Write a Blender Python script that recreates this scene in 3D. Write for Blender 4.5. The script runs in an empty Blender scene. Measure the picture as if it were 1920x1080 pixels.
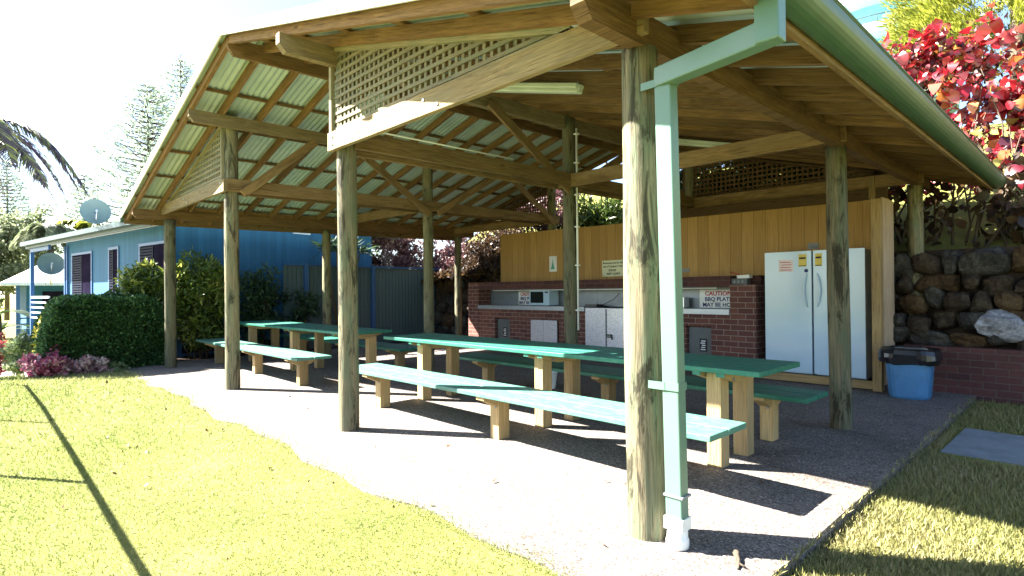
import bpy, math, random
import numpy as np
from mathutils import Vector, Matrix
random.seed(7); rng = np.random.default_rng(7)
K = 0.872          # layout units -> metres
S = 3.8            # post spacing (layout units)
scene = bpy.context.scene
C = scene.collection

# ------------------------------------------------------------------ camera
CAM = Vector((-3.034, -1.960, 1.5))
yaw, pitch, roll = 0.80417, 0.00727, -0.0079
F = Vector((math.cos(yaw)*math.cos(pitch), math.sin(yaw)*math.cos(pitch), math.sin(pitch)))
R = Vector((math.sin(yaw), -math.cos(yaw), 0)); U = R.cross(F)
R2 = R*math.cos(roll) + U*math.sin(roll); U2 = U*math.cos(roll) - R*math.sin(roll)
cd = bpy.data.cameras.new('camera'); cam = bpy.data.objects.new('camera', cd); C.objects.link(cam)
m = Matrix((R2, U2, -F)).transposed().to_4x4(); m.translation = CAM*K
cam.matrix_world = m
cd.sensor_width = 36; cd.lens = 1060.6/1920*36; cd.clip_end = 5000; cd.clip_start = 0.05
scene.camera = cam

# ------------------------------------------------------------------ light
SUN_AZ = Vector((-0.559, 0.829)).normalized(); SUN_EL = math.radians(40)
w = bpy.data.worlds.new('World'); scene.world = w; w.use_nodes = True
nt = w.node_tree; bg = nt.nodes['Background']
sky = nt.nodes.new('ShaderNodeTexSky'); sky.sky_type = 'NISHITA'; sky.sun_disc = False
sky.sun_elevation = SUN_EL; sky.sun_rotation = math.atan2(SUN_AZ.x, SUN_AZ.y)
sky.dust_density = 1.3; sky.air_density = 0.9; sky.altitude = 800; sky.ozone_density = 1.0
nt.links.new(sky.outputs[0], bg.inputs[0]); bg.inputs[1].default_value = 0.05
sd = bpy.data.lights.new('sun', 'SUN'); sd.energy = 5.0; sd.angle = math.radians(0.5); sd.color = (1.0, 0.95, 0.87)
so = bpy.data.objects.new('sun', sd); C.objects.link(so)
to_sun = Vector((SUN_AZ.x*math.cos(SUN_EL), SUN_AZ.y*math.cos(SUN_EL), math.sin(SUN_EL)))
so.rotation_euler = to_sun.to_track_quat('Z', 'Y').to_euler(); so.location = (0, 0, 30)
scene.view_settings.view_transform = 'Standard'; scene.view_settings.look = 'None'
scene.view_settings.exposure = 3.32; scene.view_settings.gamma = 1
scene.render.engine = 'CYCLES'
scene.cycles.max_bounces = 6; scene.cycles.diffuse_bounces = 4; scene.cycles.transparent_max_bounces = 8

# ------------------------------------------------------------------ materials
MATS = {}
def new_mat(name, rough=0.7, spec=0.3):
    mt = bpy.data.materials.new(name); mt.use_nodes = True
    n = mt.node_tree; b = n.nodes['Principled BSDF']
    b.inputs['Roughness'].default_value = rough; b.inputs['Specular IOR Level'].default_value = spec
    MATS[name] = mt
    return mt, n, b
def ramp(n, stops, fac):
    r = n.nodes.new('ShaderNodeValToRGB'); e = r.color_ramp.elements
    e[0].position = stops[0][0]; e[0].color = (*stops[0][1], 1)
    e[1].position = stops[-1][0]; e[1].color = (*stops[-1][1], 1)
    for p, c in stops[1:-1]:
        x = e.new(p); x.color = (*c, 1)
    n.links.new(fac, r.inputs[0]); return r
def noise(n, vec, scale, detail=4, rough=0.6, dist=0):
    t = n.nodes.new('ShaderNodeTexNoise'); t.inputs['Scale'].default_value = scale
    t.inputs['Detail'].default_value = detail; t.inputs['Roughness'].default_value = rough
    t.inputs['Distortion'].default_value = dist
    if vec is not None: n.links.new(vec, t.inputs['Vector'])
    return t
def mapping(n, vec, sc):
    mp = n.nodes.new('ShaderNodeMapping'); mp.inputs['Scale'].default_value = sc
    n.links.new(vec, mp.inputs[0]); return mp.outputs[0]
def mixc(n, a, b, fac, mode='MIX'):
    x = n.nodes.new('ShaderNodeMix'); x.data_type = 'RGBA'; x.blend_type = mode
    for s, v in ((x.inputs[6], a), (x.inputs[7], b)):
        if hasattr(v, 'links') or hasattr(v, 'is_linked'): n.links.new(v, s)
        else: s.default_value = (*v, 1)
    if hasattr(fac, 'is_linked'): n.links.new(fac, x.inputs[0])
    else: x.inputs[0].default_value = fac
    return x.outputs[2]
def bump(n, b, h, strength, dist=0.01):
    u = n.nodes.new('ShaderNodeBump'); u.inputs['Strength'].default_value = strength
    u.inputs['Distance'].default_value = dist
    n.links.new(h, u.inputs['Height']); n.links.new(u.outputs[0], b.inputs['Normal'])
def tc(n, which='Object'):
    return n.nodes.new('ShaderNodeTexCoord').outputs[which]

def wood(name, lo, mid, hi, green=None, gfac=0.5, rough=0.75, knots=True, patch=0.0):
    mt, n, b = new_mat(name, rough, 0.2)
    uv = tc(n, 'UV')
    v1 = mapping(n, uv, (1.2, 22, 1))
    g = noise(n, v1, 3.0, 6, 0.65, 0.6)
    v2 = mapping(n, uv, (0.5, 3.0, 1))
    g2 = noise(n, v2, 2.2, 3, 0.5)
    r = ramp(n, [(0.28, lo), (0.5, mid), (0.74, hi)], g.outputs['Fac'])
    col = mixc(n, r.outputs[0], tuple(c*0.62 for c in mid), ramp(n, [(0.4, (0,0,0)), (0.72, (.8,.8,.8))], g2.outputs['Fac']).outputs[0])
    if green:
        v3 = mapping(n, uv, (0.9, 7.0, 1))
        g3 = noise(n, v3, 2.4, 4, 0.6, 0.4)
        col = mixc(n, col, green, ramp(n, [(0.42, (0,0,0)), (0.62, (gfac,)*3)], g3.outputs['Fac']).outputs[0])
    if knots:
        v4 = mapping(n, uv, (1.3, 5.0, 1))
        vo = n.nodes.new('ShaderNodeTexVoronoi'); vo.inputs['Scale'].default_value = 1.1
        n.links.new(v4, vo.inputs['Vector'])
        k = ramp(n, [(0.02, (.85,.85,.85)), (0.09, (0,0,0))], vo.outputs['Distance'])
        col = mixc(n, col, tuple(c*0.35 for c in lo), k.outputs[0])
    if patch:
        gp = noise(n, mapping(n, uv, (1.1, 6.0, 1)), 1.6, 5, 0.7, 0.8)
        col = mixc(n, col, tuple(c*0.45 for c in lo), ramp(n, [(0.52, (0,0,0)), (0.60, (patch,)*3)], gp.outputs['Fac']).outputs[0])
    oi = n.nodes.new('ShaderNodeObjectInfo')
    tint = ramp(n, [(0.0, (.68,.66,.62)), (0.5, (.95,.93,.9)), (1.0, (1.22,1.16,1.05))], oi.outputs['Random'])
    col = mixc(n, col, tint.outputs[0], 1.0, 'MULTIPLY')
    # cracks
    v5 = mapping(n, uv, (1.6, 60, 1))
    g5 = noise(n, v5, 2.0, 2, 0.4)
    ck = ramp(n, [(0.30, (0.75,)*3), (0.37, (0, 0, 0))], g5.outputs['Fac'])
    col = mixc(n, col, tuple(c*0.3 for c in lo), ck.outputs[0])
    n.links.new(col, b.inputs['Base Color'])
    bump(n, b, g.outputs['Fac'], 0.8, 0.008)
    return mt
wood('post_wood', (.07,.062,.038), (.19,.165,.105), (.33,.285,.19), green=(.11,.145,.09), gfac=.75, patch=.9)
wood('beam_wood', (.10,.06,.026), (.235,.15,.07), (.35,.245,.125), green=(.20,.15,.08), gfac=.5, patch=.35)
wood('rafter_wood', (.09,.048,.02), (.205,.12,.05), (.31,.20,.09), green=(.18,.12,.055), gfac=.4, patch=.3)
wood('purlin_wood', (.13,.095,.05), (.26,.195,.105), (.38,.305,.185), green=(.2,.175,.11), gfac=.6, patch=.3)
wood('lattice_wood', (.2,.17,.11), (.3,.26,.17), (.4,.35,.24), green=(.2,.23,.16), gfac=.6, knots=False)
wood('leg_wood', (.3,.2,.09), (.42,.3,.15), (.52,.39,.21), green=(.3,.27,.15), gfac=.4)
wood('trim_wood', (.2,.135,.06), (.3,.21,.10), (.38,.28,.15), knots=True)
wood('dark_beam', (.06,.035,.016), (.1,.06,.028), (.14,.09,.045))
wood('pale_side', (.38,.27,.18), (.5,.37,.26), (.58,.45,.33), knots=False)
wood('bark', (.05,.04,.03), (.1,.08,.06), (.16,.13,.1))

def painted(name, col, worn, wornfac=0.35, rough=0.45, spec=0.4):
    mt, n, b = new_mat(name, rough, spec)
    uv = tc(n, 'UV')
    g = noise(n, mapping(n, uv, (1.5, 25, 1)), 2.5, 5, 0.6)
    g2 = noise(n, mapping(n, uv, (3, 6, 1)), 3, 4, 0.7)
    r = ramp(n, [(0.45, (0,0,0)), (0.75, (wornfac,)*3)], g2.outputs['Fac'])
    c = mixc(n, col, worn, r.outputs[0])
    c = mixc(n, c, tuple(x*0.8 for x in col), ramp(n, [(0.4, (0,0,0)), (0.7, (.6,)*3)], g.outputs['Fac']).outputs[0])
    n.links.new(c, b.inputs['Base Color']); bump(n, b, g.outputs['Fac'], 0.25, 0.004)
    return mt
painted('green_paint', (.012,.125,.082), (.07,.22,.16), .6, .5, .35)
painted('green_paint_sunlit_worn', (.065,.185,.14), (.22,.33,.28), .55, .5, .4)  # paler copy for sunlit seats: sun brightness put into the colour, plus wear
painted('fence_blue', (.03,.10,.26), (.05,.14,.3))
painted('fence_panel', (.07,.115,.13), (.10,.15,.16))

def plain(name, col, rough=0.5, spec=0.4, metal=0, var=0.12, scale=3.0):
    mt, n, b = new_mat(name, rough, spec)
    b.inputs['Metallic'].default_value = metal
    g = noise(n, tc(n), scale, 5, 0.6)
    r = ramp(n, [(0.3, tuple(c*(1-var) for c in col)), (0.7, tuple(min(1, c*(1+var)) for c in col))], g.outputs['Fac'])
    n.links.new(r.outputs[0], b.inputs['Base Color']); return mt
plain('pipe_green', (.10,.185,.14), .35, .5, var=.05)
plain('gutter_green', (.045,.095,.05), .4, .5, var=.12, scale=6)
plain('pvc_white', (.72,.73,.68), .4)
plain('barge_white', (.66,.66,.62), .45)
plain('white_enamel', (.44,.58,.69), .12, .6, var=.03)  # white enamel with the reflected sky put into the colour as blue
plain('grey_seal', (.2,.21,.22), .5)
plain('black_plastic', (.012,.012,.014), .28, .6)
plain('dark_glass', (.015,.02,.02), .08, .8)
plain('blue_plastic', (.055,.17,.33), .35, .4, var=.15, scale=8)
plain('steel', (.55,.57,.6), .32, .5, metal=.9, var=.1, scale=12)
plain('bench_steel', (.38,.41,.44), .38, .5, metal=.5, var=.08)
plain('splash_steel', (.2,.22,.24), .4, .5, metal=.5, var=.2, scale=2)
plain('sign_cream', (.62,.62,.42), .5)
plain('sign_white', (.72,.72,.70), .5)
plain('ink_black', (.01,.01,.012), .6)
plain('ink_red', (.45,.02,.03), .6)
plain('ink_navy', (.02,.03,.12), .6)
plain('sticker_yellow', (.6,.45,.08), .5)
plain('sticker_pink', (.72,.6,.6), .5)
plain('fitting_green', (.5,.55,.42), .35)
plain('door_grey', (.09,.1,.1), .5)
plain('soil', (.05,.035,.025), .95, .1, var=.4, scale=9)
plain('paver', (.2,.23,.24), .85, .15, var=.2, scale=5)
plain('path_pink', (.34,.26,.24), .9, .15, var=.1)
plain('roof_white', (.5,.54,.55), .4, .4)
plain('dish_grey', (.10,.16,.17), .5)
plain('eave_grey', (.05,.085,.09), .5)
plain('house_white', (.6,.66,.7), .5)
plain('window_glass', (.014,.012,.026), .6, .0, var=.3)
plain('shutter', (.014,.018,.035), .6, .05)
plain('tower_teal', (.3,.52,.5), .6)
plain('tower_white', (.62,.66,.64), .6)
plain('tower_blue', (.18,.42,.62), .3)
plain('rail_dark', (.04,.05,.05), .5)
plain('car_white', (.7,.7,.72), .3)

def boards(name, lo, hi, pitch, groove=0.3):
    """vertical grooved boards; groove spacing in metres along the UV u axis"""
    mt, n, b = new_mat(name, .7, .2)
    uv = tc(n, 'UV')
    g = noise(n, mapping(n, uv, (26, .8, 1)), 2.2, 5, 0.6, .3)
    r = ramp(n, [(.3, lo), (.7, hi)], g.outputs['Fac'])
    sp = n.nodes.new('ShaderNodeSeparateXYZ'); n.links.new(uv, sp.inputs[0])
    mm = n.nodes.new('ShaderNodeMath'); mm.operation = 'MULTIPLY'; mm.inputs[1].default_value = 1/pitch
    n.links.new(sp.outputs[0], mm.inputs[0])
    fr = n.nodes.new('ShaderNodeMath'); fr.operation = 'FRACT'; n.links.new(mm.outputs[0], fr.inputs[0])
    fl = n.nodes.new('ShaderNodeMath'); fl.operation = 'FLOOR'; n.links.new(mm.outputs[0], fl.inputs[0])
    wn = n.nodes.new('ShaderNodeTexWhiteNoise'); wn.noise_dimensions = '1D'; n.links.new(fl.outputs[0], wn.inputs['W'])
    c = mixc(n, r.outputs[0], tuple(x*.7 for x in lo), wn.outputs['Value'])
    c2 = mixc(n, r.outputs[0], c, .45)
    gr = ramp(n, [(0.0, (groove,)*3), (0.05, (1,1,1))], fr.outputs[0])
    c3 = mixc(n, c2, gr.outputs[0], 1.0, 'MULTIPLY')
    n.links.new(c3, b.inputs['Base Color'])
    bump(n, b, gr.outputs[0], .6, .004)
    return mt
boards('yellow_ply', (.34,.195,.065), (.50,.305,.115), .19)
boards('house_blue', (.028,.115,.22), (.04,.15,.27), .13, .45)

def brick(name, c1, c2, mortar):
    mt, n, b = new_mat(name, .85, .2)
    uv = tc(n, 'UV')
    t = n.nodes.new('ShaderNodeTexBrick'); n.links.new(uv, t.inputs['Vector'])
    t.inputs['Scale'].default_value = 1; t.inputs['Brick Width'].default_value = .24; t.inputs['Row Height'].default_value = .086
    t.inputs['Mortar Size'].default_value = .006; t.inputs['Mortar Smooth'].default_value = .3
    t.inputs['Color1'].default_value = (*c1, 1); t.inputs['Color2'].default_value = (*c2, 1); t.inputs['Mortar'].default_value = (*mortar, 1)
    g = noise(n, tc(n), 25, 4, .7)
    c = mixc(n, t.outputs['Color'], (.5,.5,.5), ramp(n, [(.35, (.0,)*3), (.8, (.55,)*3)], g.outputs['Fac']).outputs[0], 'MULTIPLY')
    n.links.new(c, b.inputs['Base Color'])
    iv = n.nodes.new('ShaderNodeInvert'); n.links.new(t.outputs['Fac'], iv.inputs['Color'])
    bump(n, b, iv.outputs[0], .7, .008); return mt
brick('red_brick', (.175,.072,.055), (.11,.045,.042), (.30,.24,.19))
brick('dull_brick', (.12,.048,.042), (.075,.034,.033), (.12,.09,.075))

# exposed aggregate slab
mt, n, b = new_mat('aggregate', .8, .25)
oc = tc(n)
vo = n.nodes.new('ShaderNodeTexVoronoi'); vo.inputs['Scale'].default_value = 105; n.links.new(oc, vo.inputs['Vector'])
r1 = ramp(n, [(0.0, (.05,.043,.038)), (.3, (.122,.106,.096)), (.6, (.21,.186,.168)), (.85, (.31,.28,.25)), (1.0, (.6,.56,.5))], vo.outputs['Color'])
vo2 = n.nodes.new('ShaderNodeTexVoronoi'); vo2.inputs['Scale'].default_value = 105; vo2.feature = 'DISTANCE_TO_EDGE'; n.links.new(oc, vo2.inputs['Vector'])
ed = ramp(n, [(0.0, (.55,.5,.47)), (.08, (1,1,1))], vo2.outputs['Distance'])
c = mixc(n, r1.outputs[0], ed.outputs[0], 1, 'MULTIPLY')
gn = noise(n, oc, 1.1, 5, .6)
c = mixc(n, c, (.72,.70,.68), ramp(n, [(.4, (0,)*3), (.7, (.6,)*3)], gn.outputs['Fac']).outputs[0], 'MULTIPLY')
sp_ = noise(n, oc, 60, 2, .5)
c = mixc(n, c, (.06,.05,.05), ramp(n, [(.66, (0,)*3), (.7, (.8,)*3)], sp_.outputs['Fac']).outputs[0])
st = noise(n, mapping(n, oc, (1, .6, 1)), .9, 6, .75, 1.2)
c = mixc(n, c, (.55,.5,.46), ramp(n, [(.52, (0,)*3), (.66, (.7,)*3)], st.outputs['Fac']).outputs[0], 'MULTIPLY')
n.links.new(c, b.inputs['Base Color']); bump(n, b, vo2.outputs['Distance'], .6, .006)

# ground under grass
mt, n, b = new_mat('turf', .95, .1)
oc = tc(n)
g1 = noise(n, oc, 1.2, 5, .6); g2 = noise(n, oc, 90, 4, .7)
r1 = ramp(n, [(.35, (.17,.195,.05)), (.55, (.25,.25,.07)), (.75, (.33,.31,.11))], g1.outputs['Fac'])
c = mixc(n, r1.outputs[0], (.3,.3,.3), ramp(n, [(.3, (.8,)*3), (.55, (0,)*3)], g2.outputs['Fac']).outputs[0], 'MULTIPLY')
n.links.new(c, b.inputs['Base Color']); bump(n, b, g2.outputs['Fac'], 1, .02)
# corrugated underside
mt, n, b = new_mat('sheet_metal', .45, .4)
oc = tc(n)
g1 = noise(n, oc, 1.5, 4, .6)
c = ramp(n, [(.3, (.36,.46,.41)), (.7, (.48,.57,.52))], g1.outputs['Fac'])
n.links.new(c.outputs[0], b.inputs['Base Color']); b.inputs['Metallic'].default_value = .1
# stainless tread plate
mt, n, b = new_mat('tread_plate', .3, .5)
b.inputs['Metallic'].default_value = .75
uv = tc(n, 'UV')
ch = n.nodes.new('ShaderNodeTexVoronoi'); ch.inputs['Scale'].default_value = 42; ch.inputs['Randomness'].default_value = .45
n.links.new(mapping(n, uv, (1, 1.6, 1)), ch.inputs['Vector'])
rr = ramp(n, [(.25, (.75,.75,.8)), (.5, (.42,.43,.48))], ch.outputs['Distance'])
n.links.new(rr.outputs[0], b.inputs['Base Color']); bump(n, b, rr.outputs[0], .8, .004)
# rock
def rock_mat(name, a, bb, cc):
    mt, n, b = new_mat(name, .9, .15)
    oc = tc(n)
    g1 = noise(n, oc, 5, 8, .7, .5); g2 = noise(n, oc, 28, 6, .7)
    c = ramp(n, [(.34, a), (.5, bb), (.66, cc)], g1.outputs['Fac'])
    cm = mixc(n, c.outputs[0], (.35,.33,.3), ramp(n, [(.35, (.8,)*3), (.6, (0,)*3)], g2.outputs['Fac']).outputs[0], 'MULTIPLY')
    n.links.new(cm, b.inputs['Base Color']); bump(n, b, g2.outputs['Fac'], 1, .03)
rock_mat('rock_brown', (.028,.021,.016), (.06,.043,.03), (.10,.075,.05))
rock_mat('rock_grey', (.028,.028,.024), (.065,.06,.052), (.12,.11,.092))
rock_mat('rock_ochre', (.04,.024,.015), (.09,.055,.028), (.14,.095,.05))
rock_mat('rock_pale', (.2,.2,.22), (.36,.36,.39), (.5,.5,.52))

def leafmat(name, stops, trans=.35, rough=.45, spec=.4):
    mt = bpy.data.materials.new(name); mt.use_nodes = True; MATS[name] = mt
    n = mt.node_tree; b = n.nodes['Principled BSDF']
    at = n.nodes.new('ShaderNodeAttribute'); at.attribute_name = 'rnd'
    r = ramp(n, stops, at.outputs['Fac'])
    n.links.new(r.outputs[0], b.inputs['Base Color']); b.inputs['Roughness'].default_value = rough
    b.inputs['Specular IOR Level'].default_value = spec
    tr = n.nodes.new('ShaderNodeBsdfTranslucent'); n.links.new(r.outputs[0], tr.inputs[0])
    mx = n.nodes.new('ShaderNodeMixShader'); mx.inputs[0].default_value = trans
    n.links.new(b.outputs[0], mx.inputs[1]); n.links.new(tr.outputs[0], mx.inputs[2])
    n.links.new(mx.outputs[0], n.nodes['Material Output'].inputs[0])
leafmat('grass_blade', [(0, (.06,.11,.025)), (.3, (.135,.185,.045)), (.6, (.235,.258,.09)), (.88, (.34,.335,.16)), (1, (.46,.42,.29))], .35, .6, .2)
leafmat('side_blade', [(0, (.07,.09,.025)), (.4, (.16,.17,.05)), (.8, (.28,.25,.11)), (1, (.36,.29,.17))], .2, .6, .2)
leafmat('hedge_leaf', [(0, (.015,.045,.015)), (.6, (.045,.12,.035)), (1, (.13,.25,.08))], .3)
leafmat('lime_leaf', [(0, (.02,.04,.01)), (.55, (.08,.13,.02)), (.85, (.2,.25,.04)), (1, (.4,.4,.1))], .3)
leafmat('dark_leaf', [(0, (.01,.025,.012)), (.6, (.025,.06,.025)), (1, (.06,.11,.04))], .25)
leafmat('pink_leaf', [(0, (.12,.02,.05)), (.5, (.32,.06,.13)), (.8, (.5,.2,.28)), (1, (.6,.45,.42))], .3)
leafmat('pale_pink_leaf', [(0, (.12,.04,.06)), (.5, (.36,.2,.22)), (1, (.6,.5,.46))], .3)
leafmat('purple_leaf', [(0, (.05,.02,.025)), (.5, (.17,.075,.08)), (1, (.42,.3,.26))], .3)
leafmat('vine_leaf', [(0, (.02,.015,.012)), (.6, (.06,.035,.02)), (1, (.12,.07,.03))], .3)
leafmat('red_leaf', [(0, (.04,.008,.014)), (.25, (.17,.010,.02)), (.55, (.40,.014,.02)), (.8, (.45,.09,.10)), (.93, (.42,.13,.03)), (1, (.28,.30,.07))], .3, .3, .8)
leafmat('berry_leaf', [(0, (.025,.012,.015)), (.5, (.10,.04,.04)), (.8, (.25,.12,.1)), (1, (.3,.3,.12))], .3)
leafmat('variegated_leaf', [(0, (.08,.13,.05)), (.6, (.25,.32,.16)), (1, (.6,.62,.42))], .3)
leafmat('yellow_leaf', [(0, (.2,.2,.03)), (.6, (.45,.42,.07)), (1, (.6,.55,.2))], .4)
leafmat('brick_red_leaf', [(0, (.18,.03,.03)), (.6, (.4,.09,.09)), (1, (.5,.2,.18))], .3)
leafmat('pine_leaf', [(0, (.13,.17,.13)), (.6, (.27,.34,.26)), (1, (.42,.5,.4))], .55)  # needles paled: washed-out glare of the bright sky put into the colour
leafmat('tree_leaf', [(0, (.07,.09,.05)), (.6, (.17,.2,.11)), (1, (.32,.34,.2))], .45)
leafmat('conifer_leaf', [(0, (.08,.10,.01)), (.5, (.22,.25,.03)), (1, (.45,.44,.07))], .4)
leafmat('palm_leaf', [(0, (.035,.02,.05)), (.5, (.08,.07,.09)), (.8, (.12,.14,.07)), (1, (.25,.3,.06))], .3)
leafmat('dry_leaf', [(0, (.05,.02,.015)), (1, (.16,.08,.04))], .1)

# ------------------------------------------------------------------ mesh helpers
def tag(o, label=None, cat=None, group=None, kind=None):
    if label: o['label'] = label
    if cat: o['category'] = cat
    if group: o['group'] = group
    if kind: o['kind'] = kind
    return o
def empty(name, loc, label, cat, group=None):
    o = bpy.data.objects.new(name, None); C.objects.link(o); o.location = Vector(loc)*K
    o.empty_display_size = .1
    return tag(o, label, cat, group)
def children(o): return [c for c in bpy.data.objects if c.parent == o]
def copy_tree(o, parent=None):
    c = o.copy(); C.objects.link(c)
    if parent is not None: c.parent = parent
    for ch in children(o): copy_tree(ch, c)
    return c
def world_loc(o):
    l = Vector((0, 0, 0))
    while o is not None: l += o.location; o = o.parent
    return l
class MB:
    def __init__(s): s.v = []; s.f = []; s.uv = []; s.sm = []
    def face(s, pts, uvs=None, smooth=False):
        i = len(s.v); s.v.extend([Vector(p)*K for p in pts]); s.f.append(list(range(i, i+len(pts))))
        s.uv.append([(a*K, b*K) for a, b in (uvs or [(p[0], p[1]) for p in pts])]); s.sm.append(smooth)
    def bar(s, p0, p1, w, h, up=(0, 0, 1), bevel=None):
        """rectangular board from p0 to p1, w across, h along up; UV runs along its length"""
        p0 = Vector(p0); p1 = Vector(p1); d = p1-p0; L = d.length; d.normalize(); up = Vector(up)
        sd = d.cross(up)
        if sd.length < 1e-4: sd = d.cross(Vector((1, 0, 0)))
        sd.normalize(); u2 = sd.cross(d).normalized()
        o = random.random()*30; o2 = random.random()*30
        c = [(-w/2, -h/2), (w/2, -h/2), (w/2, h/2), (-w/2, h/2)]
        base = len(s.v); 
        for p in (p0, p1):
            for a, b_ in c: s.v.append((p+sd*a+u2*b_)*K)
        per = [0, w, w+h, 2*w+h, 2*w+2*h]
        for k in range(4):
            k2 = (k+1) % 4
            s.f.append([base+k, base+4+k, base+4+k2, base+k2][::-1])
            s.uv.append([(x*K, y*K) for x, y in [(o, o2+per[k]), (o+L, o2+per[k]), (o+L, o2+per[k+1]), (o, o2+per[k+1])]][::-1]); s.sm.append(False)
        s.f.append([base, base+1, base+2, base+3][::1]); s.uv.append([((o+a)*K*.4, (o2+b_)*K*.4) for a, b_ in c]); s.sm.append(False)
        s.f.append([base+7, base+6, base+5, base+4]); s.uv.append([((o+a)*K*.4, (o2+b_)*K*.4) for a, b_ in c[::-1]]); s.sm.append(False)
        return s
    def box(s, x0, y0, z0, x1, y1, z1):
        """axis box; UV = (horizontal, vertical) in layout units, for bricks and boards"""
        P = lambda x, y, z: (x, y, z)
        s.face([P(x0,y1,z0), P(x0,y0,z0), P(x0,y0,z1), P(x0,y1,z1)], [(-y1,z0), (-y0,z0), (-y0,z1), (-y1,z1)])
        s.face([P(x1,y0,z0), P(x1,y1,z0), P(x1,y1,z1), P(x1,y0,z1)], [(y0,z0), (y1,z0), (y1,z1), (y0,z1)])
        s.face([P(x0,y0,z0), P(x1,y0,z0), P(x1,y0,z1), P(x0,y0,z1)], [(x0-y0,z0), (x1-y0,z0), (x1-y0,z1), (x0-y0,z1)])
        s.face([P(x1,y1,z0), P(x0,y1,z0), P(x0,y1,z1), P(x1,y1,z1)], [(-x1,z0), (-x0,z0), (-x0,z1), (-x1,z1)])
        s.face([P(x0,y0,z1), P(x1,y0,z1), P(x1,y1,z1), P(x0,y1,z1)])
        s.face([P(x0,y1,z0), P(x1,y1,z0), P(x1,y0,z0), P(x0,y0,z0)])
        return s
    def tube(s, pts, rad, n=8, cap=True):
        pts = [Vector(p) for p in pts]; rad = rad if hasattr(rad, '__len__') else [rad]*len(pts)
        base = len(s.v); o = random.random()*20; L = 0; prev = None
        for i, p in enumerate(pts):
            d = (pts[min(i+1, len(pts)-1)]-pts[max(i-1, 0)]).normalized()
            a = d.cross(Vector((0, 0, 1)) if abs(d.z) < .9 else Vector((1, 0, 0))).normalized()
            if prev is not None:
                a = (prev - d*prev.dot(d)).normalized()
            prev = a; b_ = d.cross(a)
            for k in range(n):
                t = 2*math.pi*k/n; s.v.append((p+(a*math.cos(t)+b_*math.sin(t))*rad[i])*K)
        for i in range(len(pts)-1):
            l = (pts[i+1]-pts[i]).length
            for k in range(n):
                k2 = (k+1) % n; pr = 2*math.pi*rad[0]
                s.f.append([base+i*n+k, base+i*n+k2, base+(i+1)*n+k2, base+(i+1)*n+k])
                s.uv.append([(x*K, y*K) for x, y in [(o+L, o+pr*k/n), (o+L, o+pr*(k+1)/n), (o+L+l, o+pr*(k+1)/n), (o+L+l, o+pr*k/n)]]); s.sm.append(True)
            L += l
        if cap:
            s.f.append([base+k for k in range(n)][::-1]); s.uv.append([(0, 0)]*n); s.sm.append(False)
            q = base+(len(pts)-1)*n
            s.f.append([q+k for k in range(n)]); s.uv.append([(0, 0)]*n); s.sm.append(False)
        return s
    def prism(s, poly, axis, a0, a1):
        """closed polygon of (p, q) pairs extruded along axis (0:x -> p=y q=z, 1:y -> p=x q=z, 2:z -> p=x q=y)"""
        def P(p, q, a): return {0: (a, p, q), 1: (p, a, q), 2: (p, q, a)}[axis]
        n = len(poly)
        s.face([P(p, q, a0) for p, q in poly], [(p, q) for p, q in poly]); s.face([P(p, q, a1) for p, q in poly][::-1], [(p, q) for p, q in poly][::-1])
        L = 0
        for i in range(n):
            p, q = poly[i], poly[(i+1) % n]; l = math.hypot(q[0]-p[0], q[1]-p[1])
            s.face([P(*p, a0), P(*p, a1), P(*q, a1), P(*q, a0)], [(a0, L), (a1, L), (a1, L+l), (a0, L+l)]); L += l
        return s
    def build(s, name, mat, parent=None, bevel=0, recalc=True):
        off = world_loc(parent) if parent is not None else Vector((0, 0, 0))
        me = bpy.data.meshes.new(name)
        me.from_pydata([v-off for v in s.v], [], s.f)
        uvl = me.uv_layers.new(name='UVMap')
        flat = [c for f in s.uv for p in f for c in p]
        uvl.data.foreach_set('uv', flat)
        me.polygons.foreach_set('use_smooth', s.sm)
        me.materials.append(MATS[mat]); me.update()
        if recalc:
            import bmesh
            bm = bmesh.new(); bm.from_mesh(me); bmesh.ops.recalc_face_normals(bm, faces=bm.faces); bm.to_mesh(me); bm.free()
        o = bpy.data.objects.new(name, me); C.objects.link(o)
        if parent is not None: o.parent = parent
        if bevel:
            md = o.modifiers.new('bevel', 'BEVEL'); md.width = bevel; md.segments = 2; md.limit_method = 'ANGLE'
        return o
def npmesh(name, verts, faces, mat, parent=None, rnd=None, smooth=False):
    """verts (N,3) in layout units, faces (M,3) ints"""
    off = world_loc(parent) if parent is not None else Vector((0, 0, 0))
    v = np.asarray(verts, dtype=np.float32)*K - np.array(off, dtype=np.float32)
    me = bpy.data.meshes.new(name); k = faces.shape[1]
    me.vertices.add(len(v)); me.vertices.foreach_set('co', v.ravel())
    me.loops.add(faces.size); me.loops.foreach_set('vertex_index', faces.astype(np.int32).ravel())
    me.polygons.add(len(faces)); me.polygons.foreach_set('loop_start', np.arange(0, faces.size, k, dtype=np.int32))
    me.polygons.foreach_set('loop_total', np.full(len(faces), k, dtype=np.int32))
    if smooth: me.polygons.foreach_set('use_smooth', np.ones(len(faces), dtype=bool))
    me.update(calc_edges=True)
    if rnd is not None:
        a = me.attributes.new('rnd', 'FLOAT', 'POINT'); a.data.foreach_set('value', np.asarray(rnd, dtype=np.float32))
    me.materials.append(MATS[mat])
    o = bpy.data.objects.new(name, me); C.objects.link(o)
    if parent is not None: o.parent = parent
    return o
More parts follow.
